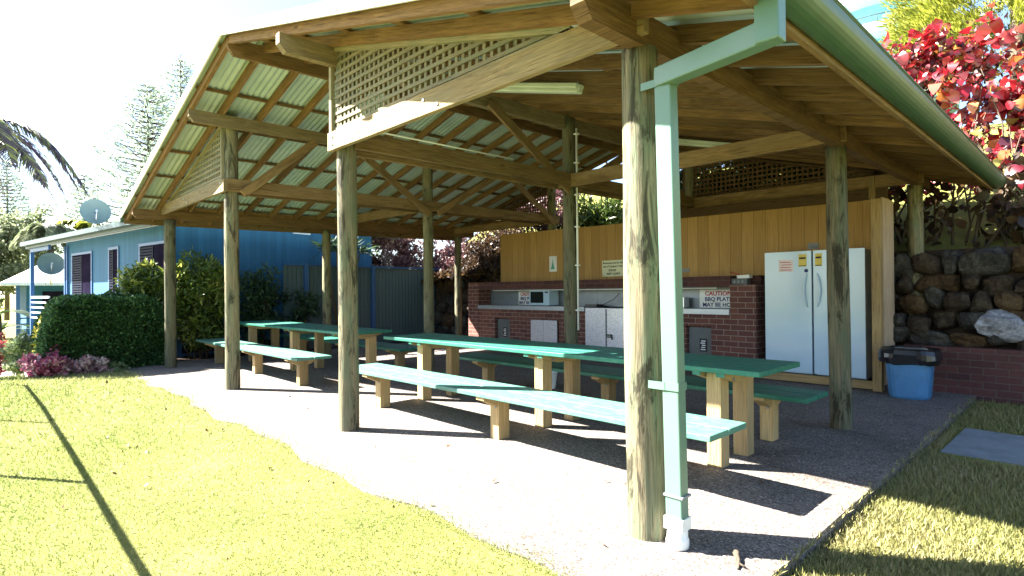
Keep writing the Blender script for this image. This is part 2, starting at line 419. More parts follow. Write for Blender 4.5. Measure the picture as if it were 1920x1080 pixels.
def leafgeo(P, size, aspect=.45, up=.2, droop=0, dirs=None, fold=.12, jitter=.35, clump=None):
    """one folded six-point leaf per position"""
    N = len(P)
    if dirs is None:
        d = rng.normal(size=(N, 3)); d[:, 2] += up - droop
    else: d = dirs + rng.normal(size=(N, 3))*.25
    d /= np.linalg.norm(d, axis=1)[:, None]
    a = rng.normal(size=(N, 3)); s = np.cross(d, a); s /= np.linalg.norm(s, axis=1)[:, None]; nn = np.cross(s, d)
    L = size*(1+jitter*rng.normal(size=N)).clip(.4, 1.9)[:, None]; W = L*aspect/2
    base = P; tip = P+d*L-nn*L*.12
    l1 = P+d*L*.35+s*W+nn*W*fold*2; r1 = P+d*L*.35-s*W+nn*W*fold*2
    l2 = P+d*L*.72+s*W*.7+nn*W*fold; r2 = P+d*L*.72-s*W*.7+nn*W*fold
    V = np.stack([base, l1, l2, tip, r2, r1], 1).reshape(-1, 3)
    i = np.arange(N)[:, None]*6
    Fc = np.concatenate([i+np.array([[0, 1, 5]]), i+np.array([[1, 2, 5]]), i+np.array([[2, 4, 5]]), i+np.array([[2, 3, 4]])])
    r = rng.random(N) if clump is None else clump
    return V, Fc, np.repeat(r, 6)
def pts_ellipsoid(c, r, n, shell=.6):
    d = rng.normal(size=(n, 3)); d /= np.linalg.norm(d, axis=1)[:, None]
    rad = shell+(1-shell)*rng.random(n)**.7
    return np.array(c)+d*rad[:, None]*np.array(r)
def foliage(name, clumps, size, mat, parent, n_per=None, aspect=.45, droop=0, shell=.45, up=.2):
    """clumps: list of (centre, radii, count)"""
    Ps = []; rr = []
    for c, r, n in clumps:
        p = pts_ellipsoid(c, r, n, shell); Ps.append(p); b0 = rng.random()*.5
        rr.append((b0+rng.random(n)*.6).clip(0, 1))
    P = np.concatenate(Ps); V, Fc, q = leafgeo(P, size, aspect, up, droop, clump=np.concatenate(rr))
    return npmesh(name, V, Fc, mat, parent, q)
def clumpset(c, r, k, cr, n):
    """k leaf clumps spread through an ellipsoid"""
    P = pts_ellipsoid(c, r, k, .25)
    return [(p, (cr*(.7+.6*rng.random()),)*2+(cr*(.5+.5*rng.random()),), int(n*(.6+.8*rng.random()))) for p in P]

def up(x): return .016*x      # the roof's slight fall measured across the photograph

# ------------------------------------------------------------------ ground
def gh(x, y):
    h = np.where((x > -.45) & (y > -.8) & (y < 12.6), -.14, -.012)
    h = np.where(y < -.72, -.075, h)
    t = ((y-12.0)/2.2).clip(0, 1); h = h - .5*(t*t*(3-2*t))
    t = ((-x-7)/8).clip(0, 1); h = h-.4*(t*t*(3-2*t))
    t = ((y-24)/60).clip(0, 1); h = h-1.0*t
    return h + .004*np.sin(x*1.7+.4)*np.sin(y*1.3)
def axis_pts(lo, hi, step):
    a = list(np.arange(lo, hi+1e-6, step)); g = step; x = hi
    while x < 2500: g *= 1.35; x += g; a.append(x)
    g = step; x = lo
    while x > -2500: g *= 1.35; x -= g; a.insert(0, x)
    return np.array(a)
ax = axis_pts(-9, 9, .2); ay = axis_pts(-5, 24, .2)
gx, gy = np.meshgrid(ax, ay, indexing='ij'); gz = gh(gx, gy)
V = np.stack([gx, gy, gz], -1).reshape(-1, 3); nx, ny = gx.shape
i, j = np.meshgrid(np.arange(nx-1), np.arange(ny-1), indexing='ij'); q = (i*ny+j).ravel()
Fq = np.stack([q, q+ny, q+ny+1, q+1], 1)
tag(npmesh('ground', V, Fq, 'turf', smooth=True), kind='structure', label='yellow green lawn ground around the shelter')

def blades(name, P, size, label, w=.12, mat='grass_blade', flat=.8):
    N = len(P); a = rng.random(N)*2*math.pi; lean = rng.normal(size=(N, 2))*flat
    d = np.stack([lean[:, 0], lean[:, 1], np.ones(N)], 1); d /= np.linalg.norm(d, axis=1)[:, None]
    s = np.stack([np.cos(a), np.sin(a), np.zeros(N)], 1)
    L = (size*(.6+.8*rng.random(N)))[:, None]; W = L*w
    V = np.stack([P-s*W, P+s*W, P+d*L], 1).reshape(-1, 3)
    Fc = np.arange(N*3).reshape(-1, 3)
    patch = .5+.5*np.sin(P[:, 0]*2.1+1.3*np.sin(P[:, 1]*1.1))*np.cos(P[:, 1]*1.7+np.sin(P[:, 0]*1.9))
    n2 = .5+.5*np.sin(P[:, 0]*.9+2+1.5*np.sin(P[:, 1]*.6))*np.sin(P[:, 1]*.8+1.2*np.sin(P[:, 0]*1.4))
    fx = ((P[:, 0]+4.2)/3.2).clip(0, 1)
    r = (rng.random(N)*.5+.14*patch+.22*n2**1.5+.30*fx-.10).clip(0, 1)
    o = npmesh(name, V, Fc, mat, rnd=np.repeat(r, 3)); return tag(o, label, 'grass', kind='stuff')
def scatter(n, x0, x1, y0, y1, keep):
    x = x0+(x1-x0)*rng.random(n); y = y0+(y1-y0)*rng.random(n)
    dist = np.hypot(x-CAM.x, y-CAM.y)
    ok = keep(x, y) & (rng.random(n) < (2.6/np.maximum(dist, 2.6))**1.35) & (((x-CAM.x)*F.x+(y-CAM.y)*F.y) > -.8)
    x = x[ok]; y = y[ok]; dist = dist[ok]
    return np.stack([x, y, gh(x, y)-.004], 1), dist
def slab_edge(y): return -.80+.05*np.sin(y*1.9)+.035*np.sin(y*5.3+1)
P, dist = scatter(1500000, -7.5, -.60, -4, 12.6, lambda x, y: (x < slab_edge(y)+.22*rng.random(len(x))**3))
P[:, 2] = np.maximum(P[:, 2], np.where(P[:, 0] > -.84, -.004, -.05))
blades('lawn_grass', P, .013+.003*dist, 'short sunlit yellow green lawn grass left of the slab', .11)
P, dist = scatter(800000, -1.2, 7.0, -7, -.735, lambda x, y: ~((x > 3.55) & (x < 5.1) & (y < -.86)))
P[:, 2] = np.where(P[:, 1] > -.76, -.02, P[:, 2]); keep_ = (P[:, 1] < -.757) | (rng.random(len(P)) < .35+.3*np.sin(P[:, 0]*5)); P, dist = P[keep_], dist[keep_]
blades('side_grass', P, .036+.003*dist, 'rough grass beside the right slab edge, partly in shade', .10, 'side_blade', .6)
# fallen leaves on the grass
Pd = np.stack([-6+5.3*rng.random(150), -1+12*rng.random(150), np.full(150, .012)], 1)
V, Fc, q = leafgeo(Pd, .035, .6, up=-.2); tag(npmesh('leaf_litter', V, Fc, 'dry_leaf', rnd=q), 'small dry brown leaves scattered on the lawn', 'leaf litter', kind='stuff')

Pd = np.stack([-.7+7*rng.random(90), -.7+12.5*rng.random(90), np.full(90, .008)], 1)
V, Fc, q = leafgeo(Pd, .045, .6, up=-.2); V[:, 2] = V[:, 2].clip(.003, .02); tag(npmesh('leaf_litter', V, Fc, 'dry_leaf', rnd=q), 'small dry leaves blown across the slab', 'leaf litter', kind='stuff')
mb = MB(); mb.tube([(.12, -.50, .012), (.09, -.525, .02), (.06, -.54, .016), (.02, -.565, .01), (-.06, -.60, .006)], [.012, .022, .016, .018, .005], 7); mb.tube([(-.0, -.57, .01), (-.02, -.62, .012)], [.008, .005], 5)
tag(mb.build('seed_pod', 'bark'), 'small dark twisted seed pod lying on the slab near its right edge', 'seed pod')
# slab with a slightly wavy left edge
mb = MB(); ys = np.linspace(-.75, 12.5, 90)
for a, b_ in zip(ys[:-1], ys[1:]):
    x0, x1 = slab_edge(a), slab_edge(b_)
    mb.face([(x0, a, 0), (8.2, a, 0), (8.2, b_, 0), (x1, b_, 0)]); mb.face([(x0, a, -.13), (x1, b_, -.13), (x1, b_, 0), (x0, a, 0)])
mb.face([(slab_edge(-.75), -.75, -.2), (8.2, -.75, -.2), (8.2, -.75, 0), (slab_edge(-.75), -.75, 0)])
tag(mb.build('patio_slab', 'aggregate', recalc=False), kind='structure', label='exposed aggregate concrete slab under the shelter')
for yy in (-1.62, -2.42, -3.22):
    mb = MB(); mb.prism([(3.72, yy+.74), (3.70, yy), (5.0, yy-.0), (5.06, yy+.72)], 2, -.16, -.066)
    o = mb.build('paving_slab', 'paver', bevel=.008); tag(o, kind='structure')
mb = MB(); mb.prism([(5.4, 12.6), (6.9, -.9), (8.2, -1), (8.2, 12.6)], 2, -.3, -.2); 
# soil bed behind the slab
mb = MB(); mb.prism([(-.2, 12.45), (9, 12.45), (9, 15.5), (.4, 13.6), (-2.0, 13.4), (-2.1, 12.3)], 2, -.4, -.03)
tag(mb.build('garden_bed', 'soil'), kind='structure', label='dark soil bed between slab and house')
mb = MB(); mb.prism([(-9, 14.6), (-1.4, 14.3), (-1.2, 22), (-9, 22)], 2, -.6, -.44)
tag(mb.build('path', 'path_pink'), kind='structure', label='pale pinkish path beyond the lawn')

# hillside behind
hx = np.concatenate([np.linspace(7.75, 30, 60), np.linspace(33, 160, 14)]); hy = np.linspace(-40, 46, 110)
gx, gy = np.meshgrid(hx, hy, indexing='ij')
gz = 1.95+.60*(gx-8.2).clip(0, 5.5)+.16*(gx-13.7).clip(0, 60)+.12*np.sin(gx*.9)*np.sin(gy*.7)+.05*np.sin(gy*3.1)
gz = gz*(1/(1+np.exp((gy-17.5-.25*(gx-8))*.8)))-.5*(1-1/(1+np.exp((gy-17.5-.25*(gx-8))*.8)))
V = np.stack([gx, gy, gz], -1).reshape(-1, 3); nx, ny = gx.shape
i, j = np.meshgrid(np.arange(nx-1), np.arange(ny-1), indexing='ij'); q = (i*ny+j).ravel()
tag(npmesh('hillside', V, np.stack([q, q+ny, q+ny+1, q+1], 1), 'turf', smooth=True), kind='structure', label='sunlit grassy slope behind the rock wall')

def hz(x, y):
    a = 1.95+.60*np.clip(x-8.2, 0, 5.5)+.16*np.clip(x-13.7, 0, 60)+.12*np.sin(x*.9)*np.sin(y*.7)+.05*np.sin(y*3.1)
    sg_ = 1/(1+np.exp((y-17.5-.25*(x-8))*.8)); return a*sg_-.5*(1-sg_)
bx_ = 7.8+2.6*rng.random(26000)**1.2; by_ = 3.5+12.5*rng.random(26000)**.8; P = np.stack([bx_, by_, hz(bx_, by_)+.10*rng.random(26000)], 1)
V, Fc, q = leafgeo(P, .13, .5, up=.6)
BANK = (V, Fc, q)
# ------------------------------------------------------------------ shelter
tag(npmesh('bank_ground_cover', V, Fc, 'vine_leaf', rnd=q), 'dark leafy ground cover along the top of the rock wall', 'ground cover', kind='stuff')
shelter = empty('picnic_shelter', (0, 0, 0), 'open timber picnic shelter with round log posts and low gable corrugated roof', 'picnic shelter')
YR = 5.7; ZR = 4.86
def zs(y): return ZR-(.258*(y-YR) if y > YR else .275*(YR-y))
def post(x, y, top, lean=(0, 0), r=.105):
    mb = MB(); n = 40; N = 22; base = len(mb.v); o = random.random()*20; ph = random.random()*6
    hs = [0, .02]+[top*k/N for k in range(1, N+1)]
    for h in hs:
        for k in range(n):
            t = 2*math.pi*k/n
            rr = r*(1.04-.07*h/top)*(1+.022*math.sin(3*t+ph+h*.9)+.02*math.sin(h*2.3+2*t+ph)+.012*math.sin(7*t+h*4+ph))
            mb.v.append(Vector((x+lean[0]*(h/top)+rr*math.cos(t), y+lean[1]*(h/top)+rr*math.sin(t), h))*K)
    for a in range(len(hs)-1):
        for k in range(n):
            k2 = (k+1) % n; c = 2*math.pi*r
            mb.f.append([base+a*n+k, base+a*n+k2, base+(a+1)*n+k2, base+(a+1)*n+k]); mb.sm.append(True)
            mb.uv.append([((o+u_)*K, (o+v_)*K) for u_, v_ in [(hs[a], c*k/n), (hs[a], c*(k+1)/n), (hs[a+1], c*(k+1)/n), (hs[a+1], c*k/n)]])
    q_ = base+(len(hs)-1)*n; mb.f.append([q_+k for k in range(n)]); mb.uv.append([(0, 0)]*n); mb.sm.append(False)
    return mb.build('post', 'post_wood', shelter, recalc=False)
for i in range(3):
    for j in range(4):
        x, y = i*S, j*S
        if (i, j) == (1, 3): x, y = 3.5, 11.55
        if j in (0, 3): top = 3.0+up(x)+(.05 if j == 3 else 0)
        elif j == 1: top = 4.2+up(x)
        else: top = 4.32+up(x)
        post(x, y, top, lean=((-.005, .02) if (i, j) == (0, 0) else (0, .02)), r=.115 if (i, j) == (0, 0) else .105)

ZB = 3.03   # underside of tie beams
def tie_z(x, y): return ZB+.012*x+.010*y
# ties along Y at x = 0, S, 2S, in both side bays, plus their end
for i in range(3):
    for (y0, y1) in ((-.12, S+.14), (2*S-.14, 3*S+.12)):
        x = i*S-.14 if i < 2 else i*S-.14
        mb = MB(); mb.bar((x, y0, tie_z(x, y0)+.10), (x, y1, tie_z(x, y1)+.10), .055, .2); mb.build('tie_beam', 'beam_wood' if i else 'purlin_wood', shelter, bevel=.004)
        if i == 0:
            for (yy, zz) in ((y0+.14, .06), (y0+.14, .14), (y1-.12, .06), (y1-.12, .14), ((y0+y1)/2, .05), ((y0+y1)/2+.2, .13)):
                bt = MB(); bt.tube([(x-.028, yy, tie_z(x, yy)+zz), (x-.036, yy, tie_z(x, yy)+zz)], .014, 10)
                bt.build('bolt', 'steel', shelter)
# beams along X on the two inner rows (paired boards), open between
for j in (1, 2):
    for dy in (-.135, .135):
        y = j*S+dy; x0 = -.12 if j == 2 else .02
        mb = MB(); z0 = tie_z(x0, y)-.0; z1 = tie_z(2*S, y)
        mb.bar((x0, y, z0+.11), (2*S+.1, y, z1+.11), .05, .2 if dy < 0 else .22); mb.build('beam', 'beam_wood', shelter, bevel=.004)
# eave beams on outer rows, sawn ends
def long_beam(y, z, h, wd, x0, x1, name, mat):
    mb = MB(); za, zb = z+up(x0), z+up(x1); c = .07
    poly = [(x0, za+h), (x0, za+h*.42), (x0+c, za), (x1, zb), (x1, zb+h)]
    mb.prism(poly, 1, y-wd/2, y+wd/2)
    # relay uv along length
    mb.uv = [[(p[0]+y*3, p[1]*1.0) for p in f] for f in mb.uv]
    return mb.build(name, mat, shelter, bevel=.005)
XA, XB = -.68, 8.3
long_beam(-.02, 2.985, .20, .10, XA+.02, XB-.1, 'eave_beam', 'rafter_wood')
long_beam(3*S+.02, 3.05, .19, .10, XA+.02, XB-.1, 'eave_beam', 'rafter_wood')
long_beam(S+.06, 4.0, .19, .09, XA-.06, XB-.1, 'purlin', 'purlin_wood')
long_beam(2*S-.16, 4.10, .18, .09, XA+.02, XB-.1, 'purlin', 'purlin_wood')
long_beam(YR, 4.56, .22, .05, XA+.03, XB-.1, 'ridge_beam', 'rafter_wood')
# rafters
rx = [-.62]+[-.2+.565*k for k in range(0, 15)]+[8.2]
for x in rx:
    for sgn in (-1, 1):
        y0 = YR+sgn*.03; y1 = (12.1 if sgn > 0 else -.80)
        z0 = zs(y0)-.095+up(x); z1 = zs(y1)-.095+up(x)
        mb = MB(); mb.bar((x, y0, z0), (x, y1, z1), .05, .12, up=(0, 0, 1)); mb.build('rafter', 'rafter_wood', shelter)
# blocking between rafters over the outer beams and the wall plate
for y in (0.0, 3*S):
    mb = MB()
    for a, b_ in zip(rx[1:-2], rx[2:-1]):
        z = zs(y)-.10+up(a); mb.bar((a+.03, y+.02, z), (b_-.03, y+.02, z+.009), .035, .10)
    mb.build('blocking', 'rafter_wood', shelter)
# battens
for sgn in (-1, 1):
    d = .30
    while d < 6.5:
        y = YR+sgn*d
        if -.82 < y < 12.15:
            mb = MB(); mb.bar((XA+.02, y, zs(y)-.02+up(XA)), (XB-.02, y, zs(y)-.02+up(XB)), .07, .03); mb.build('batten', 'rafter_wood', shelter)
        d += 1.02
# corrugated sheets
def sheet(y0, y1):
    pit = .0872; per = 8; nxs = int((XB-XA)/pit*per); xs = np.linspace(XA-.03, XB+.03, nxs)
    wv = .0115*np.sin(2*math.pi*(xs-XA)/pit); V = []
    for t in (0, .016):
        for y in (y0, y1):
            V.append(np.stack([xs, np.full(nxs, y), zs(y)+.012+t*.2+wv+up(1)*xs], 1))
    V = np.concatenate(V); i = np.arange(nxs-1)
    F1 = np.stack([i, i+1, nxs+i+1, nxs+i], 1)
    return npmesh('roof_sheet', V[:2*nxs], F1, 'sheet_metal', shelter, smooth=True)
sheet(YR+.01, 12.22); sheet(-.90, YR-.01)
# barge caps on both gables, ridge cap
for xg in (XA-.045, XB+.045):
    for sgn in (-1, 1):
        y1 = 12.24 if sgn > 0 else -.92; y0 = YR
        mb = MB(); zz0 = zs(y0)+up(xg); zz1 = zs(y1)+up(xg)
        mb.prism([(y0, zz0+.055), (y1, zz1+.055), (y1, zz1-.075), (y0, zz0-.075)], 0, xg-.012, xg+.012)
        mb.prism([(y0, zz0+.060), (y1, zz1+.060), (y1, zz1+.046), (y0, zz0+.046)], 0, min(xg, xg+(.11 if xg < 0 else -.11)), max(xg, xg+(.11 if xg < 0 else -.11)))
        mb.build('barge_capping', 'barge_white', shelter)
mb = MB(); mb.prism([(YR-.16, zs(YR-.16)+.03), (YR, ZR+.07), (YR+.16, zs(YR+.16)+.03), (YR, ZR+.045)], 0, XA-.03, XB+.03); mb.build('ridge_capping', 'barge_white', shelter)
# fascia boards and gutters
for y, ye in ((-.83, -1), (12.13, 1)):
    z = zs(y)-.105
    mb = MB(); mb.bar((XA, y, z+up(XA)), (XB, y, z+up(XB)), .04, .19); mb.build('fascia_board', 'beam_wood', shelter, bevel=.003)
    mb = MB(); yo = y+ye*.025; g = [(0, .06), (0, -.09)]+[(.02+.125*math.sin(q_), -.10+.135*(1-math.cos(q_))) for q_ in np.linspace(0, math.pi/2, 9)]+[(.155, .045), (.15, .06), (.135, .05)]+[(.02+.11*math.sin(q_), -.088+.125*(1-math.cos(q_))) for q_ in np.linspace(math.pi/2, 0, 7)]+[(.012, .06)]
    prof = [(yo+ye*a, z+.03+b_) for a, b_ in g]
    for ang in range(1):
        nseg = 1
        P0 = [(XA-.06, p, q_+up(XA)) for p, q_ in prof]; P1 = [(XB+.06, p, q_+up(XB)) for p, q_ in prof]
        for a in range(len(prof)):
            b2 = (a+1) % len(prof); mb.face([P0[a], P1[a], P1[b2], P0[b2]], smooth=(2 <= a <= 9))
    solid = [(yo, z+.09), (yo, z-.06), (yo+ye*.09, z-.05), (yo+ye*.14, z+.0), (yo+ye*.15, z+.08)]
    for X in (XA-.06, XB+.06): mb.face([(X, p, q_+up(X)) for p, q_ in solid])
    mb.build('gutter', 'gutter_green', shelter)
# lattice infill in the side bays of both gables and frames
def lattice(x, ya, yb, zlow, mt_='lattice_wood'):
    fr = MB(); la = MB(); top = lambda y: zs(y)-.15+up(x)
    hi = ya if top(ya) > top(yb) else yb; lo = yb if hi == ya else ya
    s_ = 1 if hi > lo else -1
    # where the lattice closes to a point
    yy = lo
    while top(yy) < zlow+.035: yy += s_*.02
    lo = yy
    fw = .045
    fr.bar((x-.02, hi, zlow-.02), (x-.02, hi, top(hi)), fw, .05, up=(0, 1, 0))
    fr.bar((x-.02, hi, zlow), (x-.02, lo, zlow), .05, fw)
    fr.bar((x-.02, hi, top(hi)-.02), (x-.02, lo, top(lo)-.02), .05, fw)
    p = .088; y = hi-s_*.07; k = 0
    while (y-lo)*s_ > 0:
        if top(y)-zlow > .02: la.bar((x+.006, y, zlow), (x+.006, y, top(y)-.02), .034, .009, up=(1, 0, 0))
        y -= s_*p
    z = zlow+.07
    while z < top(hi)-.03:
        # y where roof meets z
        ye = lo
        while top(ye)-.02 < z and (hi-ye)*s_ > 0: ye += s_*.02
        la.bar((x-.006, hi, z), (x-.006, ye, z), .009, .034)
        z += p
    f = fr.build('lattice_panel', mt_, shelter); la.build('lattice', mt_, f)
lattice(-.10, .05, S+.12, tie_z(0, 2)+.185)
lattice(-.10, 3*S-.05, 2*S+.06, tie_z(0, 9.4)+.20)
lattice(2*S-.02, .05, S+.12, tie_z(7.6, 2)+.235, 'dark_beam')  # back lattices: their shade is put into the colour by a darker wood
lattice(2*S-.02, 3*S-.05, 2*S+.06, tie_z(7.6, 9.4)+.235, 'dark_beam')
# knee braces
def brace(a, b_, w_=.045, h_=.13):
    mb = MB(); mb.bar(a, b_, w_, h_, up=(0, 0, 1)); mb.build('brace', 'beam_wood', shelter, bevel=.003)
for j, yy in ((1, S-.07), (2, 2*S-.20)):
    zt = 4.02 if j == 1 else 4.1
    brace((S-.10, yy, 3.08), (S-1.75, yy, zt+.05)); brace((S+.10, yy, 3.13), (S+1.85, yy, zt+.08)); 
brace((2*S-.10, S-.07, 3.15), (2*S-1.75, S-.07, 4.1)); brace((2*S-.1, 2*S-.2, 3.2), (2*S-1.75, 2*S-.2, 4.2))
brace((.1, 2*S-.2, 3.08), (1.3, 2*S-.2, 4.12))
# electrical conduit: along the paired beam then down the middle post
mb = MB(); mb.tube([(.28, S-.16, tie_z(.3, S)+.24), (2.4, S-.16, tie_z(2.4, S)+.24)], .011, 8)
mb.tube([(S+.02, S-.125, .9), (S+.02, S-.12, 4.05)], .016, 8)
for z in (1.2, 1.9, 2.5, 3.0, 3.5, 3.95): mb.box(S-.015, S-.15, z, S+.055, S-.09, z+.02)
mb.build('conduit', 'pvc_white', shelter)
# downpipe with offset at the near corner
dx, dy = -.036, -.230
dp = MB()
dp.bar((dx, dy, .17), (dx-.035, dy+.03, 2.80), .105, .085, up=(1, 0, 0))
o_dp = dp.build('downpipe', 'pipe_green', shelter, bevel=.006)
dp = MB(); dp.box(dx-.052, dy-.062, .30, dx+.052, dy+.062, .312); dp.build('seam', 'grey_seal', o_dp)
dp = MB(); a = Vector((dx-.035, dy+.07, 2.76)); b_ = Vector((-.28, -.91, 2.73))
dp.bar(a, b_, .095, .115, up=(0, 0, 1)); dp.build('elbow', 'pipe_green', o_dp, bevel=.006)
dp = MB(); dp.bar((-.28, -.885, 2.675), (-.28, -.885, 3.03), .115, .095, up=(1, 0, 0)); dp.build('outlet', 'pipe_green', o_dp, bevel=.006)
for z in (.92, 2.70):
    ox_, oy_ = dx-.035*z/2.8, dy+.03*z/2.8
    dp = MB(); dp.box(ox_-.048, oy_-.058, z, ox_+.048, oy_+.058, z+.045)
    dp.box(ox_-.050, oy_+.03, z-.0, ox_-.043, oy_+.14, z+.045)
    dp.build('bracket', 'pipe_green', o_dp)
dp = MB(); dp.prism([(dx-.05, dy-.06), (dx+.05, dy-.06), (dx+.05, dy+.06), (dx-.05, dy+.06)], 2, .11, .18)
dp.tube([(dx, dy, 0), (dx, dy, .02), (dx, dy, .05), (dx, dy, .06), (dx, dy, .12)], [.062, .066, .066, .060, .058], 20)
dp.build('pipe_shoe', 'pvc_white', o_dp, bevel=.004)

# ------------------------------------------------------------------ fluorescent fittings
def fitting(x, y0, y1, label):
    z0 = zs(y0)-.20+up(x); z1 = zs(y1)-.20+up(x)
    t = empty('ceiling_light', (x, (y0+y1)/2, (z0+z1)/2), label, 'light fitting', 'fluorescent lights under the rafters')
    mb = MB(); mb.bar((x, y0, z0), (x, y1, z1), .13, .05); mb.build('housing', 'fitting_green', t, bevel=.01)
    mb = MB(); mb.bar((x, y0, z0-.045), (x, y1, z1-.045), .10, .05); mb.build('diffuser', 'fitting_green', t, bevel=.014)
    mb = MB()
    for y, z in ((y0, z0), (y1, z1)): mb.tube([(x-.04, y, z+.03), (x-.05, y-.02, z+.0), (x-.04, y-.02, z-.05)], .007, 6)
    mb.build('clip', 'steel', t)
fitting(1.43, 1.66, 3.1, 'pale green batten light under the front rafters near the big tie beam')
fitting(5.25, 1.62, 3.2, 'pale green batten light farther back, beyond the downpipe')

# ------------------------------------------------------------------ tables and benches
def arm(mb, x, y, zt, half, wd=.07, thick=.10):
    """tapered bearer: flat top, cut-away ends"""
    mb.prism([(x-half, zt), (x+half, zt), (x+half, zt-.03), (x+half*.35, zt-thick), (x-half*.35, zt-thick), (x-half, zt-.03)], 1, y-wd/2, y+wd/2)
def make_table():
    t = empty('picnic_table', (1.84, 2.7, 0), '', 'table', 'long green topped picnic tables')
    mb = MB(); W = .86; n = 5; pw = W/n
    for k in range(n): mb.bar((1.84-W/2+pw*(k+.5), -.12, .86-.022+.001*k), (1.84-W/2+pw*(k+.5), 5.42, .86-.022+.001*k), pw-.008, .045)
    mb.build('tabletop', 'green_paint', t, bevel=.006)
    for y in (.32, 2.36, 4.64):
        for x in (1.60, 2.10):
            mb = MB(); mb.bar((x, y, 0), (x, y, .80), .15, .13, up=(0, 1, 0)); lg = mb.build('leg', 'leg_wood', t, bevel=.005)
            mb = MB(); mb.tube([(x, y-.142, .755), (x, y-.152, .755)], .014, 8); mb.build('bolt', 'grey_seal', lg)
        for dy_ in (-.105, .105):
            mb = MB(); arm(mb, 1.84, y+dy_, .815, .40); br_ = mb.build('bearer', 'leg_wood', t, bevel=.004)
            mb = MB(); mb.box(1.432, y+dy_-.037, .783, 1.4395, y+dy_+.037, .8145); mb.build('painted_end', 'green_paint', br_)
    return t
def make_bench(x, label, leg_t=.15):
    b_ = empty('bench', (x, 2.7, 0), label, 'bench', 'long green benches beside the picnic tables')
    mb = MB()
    for s_ in (-1, 1): mb.bar((x+s_*.147, -.10, .478), (x+s_*.147, 5.25, .478), .284, .045)
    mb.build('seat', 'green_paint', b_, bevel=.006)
    for y in (.36, 2.34, 4.62):
        mb = MB(); mb.bar((x+.0, y, 0), (x+.0, y, .42), leg_t, .13, up=(0, 1, 0)); mb.build('leg', 'leg_wood', b_, bevel=.005)
        mb = MB(); arm(mb, x, y, .455, .27, .12, .11); mb.build('bearer', 'leg_wood', b_, bevel=.004)
        mb = MB(); mb.tube([(x-.075, y-.02, .33), (x-.084, y-.02, .33)], .013, 8); mb.build('bolt', 'grey_seal', b_)
    return b_
t1 = make_table(); t1['label'] = 'nearer long green picnic table, closest to the corner post'
t2 = copy_tree(t1); t2.location.y += 6.65*K; t2['label'] = 'farther long green picnic table, toward the blue house'
b1 = make_bench(.92, 'front green bench of the nearer table, sunlit, beside the downpipe')
b2 = copy_tree(b1); b2.location.y += 6.75*K; b2['label'] = 'front green bench of the farther table, on the lawn side'
b3 = copy_tree(b1); b3.location.x += 1.86*K; b3['label'] = 'shaded green bench behind the nearer table, facing the fridges'
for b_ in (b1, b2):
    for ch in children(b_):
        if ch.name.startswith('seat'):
            ch.data = ch.data.copy(); ch.data.materials[0] = MATS['green_paint_sunlit_worn']  # front seats take the paler sunlit copy, rear seats keep the darker one
b4 = copy_tree(b3); b4.location.y += 6.75*K #; b4.location.x += 1.86*K; b4['label'] = 'shaded green bench behind the farther table, near the fence'
# white bucket
t = empty('bucket', (3.5, 4.0, 0), 'small white plastic bucket standing on the slab behind the nearer table', 'bucket')
mb = MB(); mb.tube([(3.5, 4.0, .0), (3.5, 4.0, .02), (3.5, 4.0, .24), (3.5, 4.0, .25)], [.09, .095, .125, .132], 20, cap=False)
mb.tube([(3.5, 4.0, .003), (3.5, 4.0, .01)], [.09, .09], 20); mb.build('pail', 'pvc_white', t)
mb = MB(); mb.tube([(3.5+.13*math.cos(a), 4.0, .22-.1*math.sin(a)) for a in np.linspace(0, math.pi, 10)], .004, 6); mb.build('handle', 'steel', t)

# ------------------------------------------------------------------ barbecue kitchen
def text(name, body, size, origin, mat, parent, normal='-X', shear=0, spacing=1.0, line=1.0, bold=.0):
    """lettering as mesh, on a plane facing -X (reading direction -Y) or any; origin = top-left, layout units"""
    cu = bpy.data.curves.new(name, 'FONT'); cu.body = body; cu.size = size; cu.extrude = .0012; cu.align_x = 'CENTER'
    cu.shear = shear; cu.space_character = spacing; cu.space_line = line; cu.offset = bold; cu.resolution_u = 2
    ob = bpy.data.objects.new('tmp', cu); C.objects.link(ob)
    me = bpy.data.meshes.new_from_object(ob); bpy.data.objects.remove(ob)
    off = world_loc(parent)
    M = Matrix(((0, 0, -1), (-1, 0, 0), (0, 1, 0)))
    o0 = Vector(origin)
    for v in me.vertices: v.co = (M @ v.co + o0)*K - off
    me.materials.clear(); me.materials.append(MATS[mat])
    o = bpy.data.objects.new(name, me); C.objects.link(o); o.parent = parent; return o

XF = 6.78
bbq = empty('barbecue_counter', (7.0, 6, 0), 'long red brick barbecue counter with stainless steel top and recess', 'barbecue counter')
mb = MB()
def bx(*a): mb.box(*a)
bx(XF, 9.52, 0, 7.32, 9.95, 1.76); mb.build('brick_pier', 'red_brick', bbq)
mb = MB(); bx(XF, 2.16, 0, 7.12, 2.62, 1.60); mb.build('brick_pier', 'red_brick', bbq)
mb = MB()
bx(XF+.02, 8.90, 0, 7.2, 9.52, 1.06)             # brick base in sections around the doors
bx(XF+.02, 8.34, .84, 7.2, 8.90, 1.06); bx(XF+.16, 8.34, 0, 7.2, 8.90, .84)
bx(XF+.02, 7.60, 0, 7.2, 8.34, 1.06); bx(XF+.02, 6.70, .84, 7.2, 7.60, 1.06)
bx(XF+.10, 6.70, 0, 7.2, 7.60, .84); bx(XF+.02, 5.92, 0, 7.2, 6.70, 1.06)
bx(XF+.40, 4.80, 0, 7.2, 5.92, 1.06); bx(XF+.02, 3.50, 0, 7.2, 4.80, 1.06); bx(XF+.02, 2.99, .84, 7.2, 3.50, 1.06)
bx(XF+.16, 2.99, 0, 7.2, 3.50, .84); bx(XF+.02, 2.62, 0, 7.2, 2.99, 1.06)
mb.build('brick_base', 'red_brick', bbq)
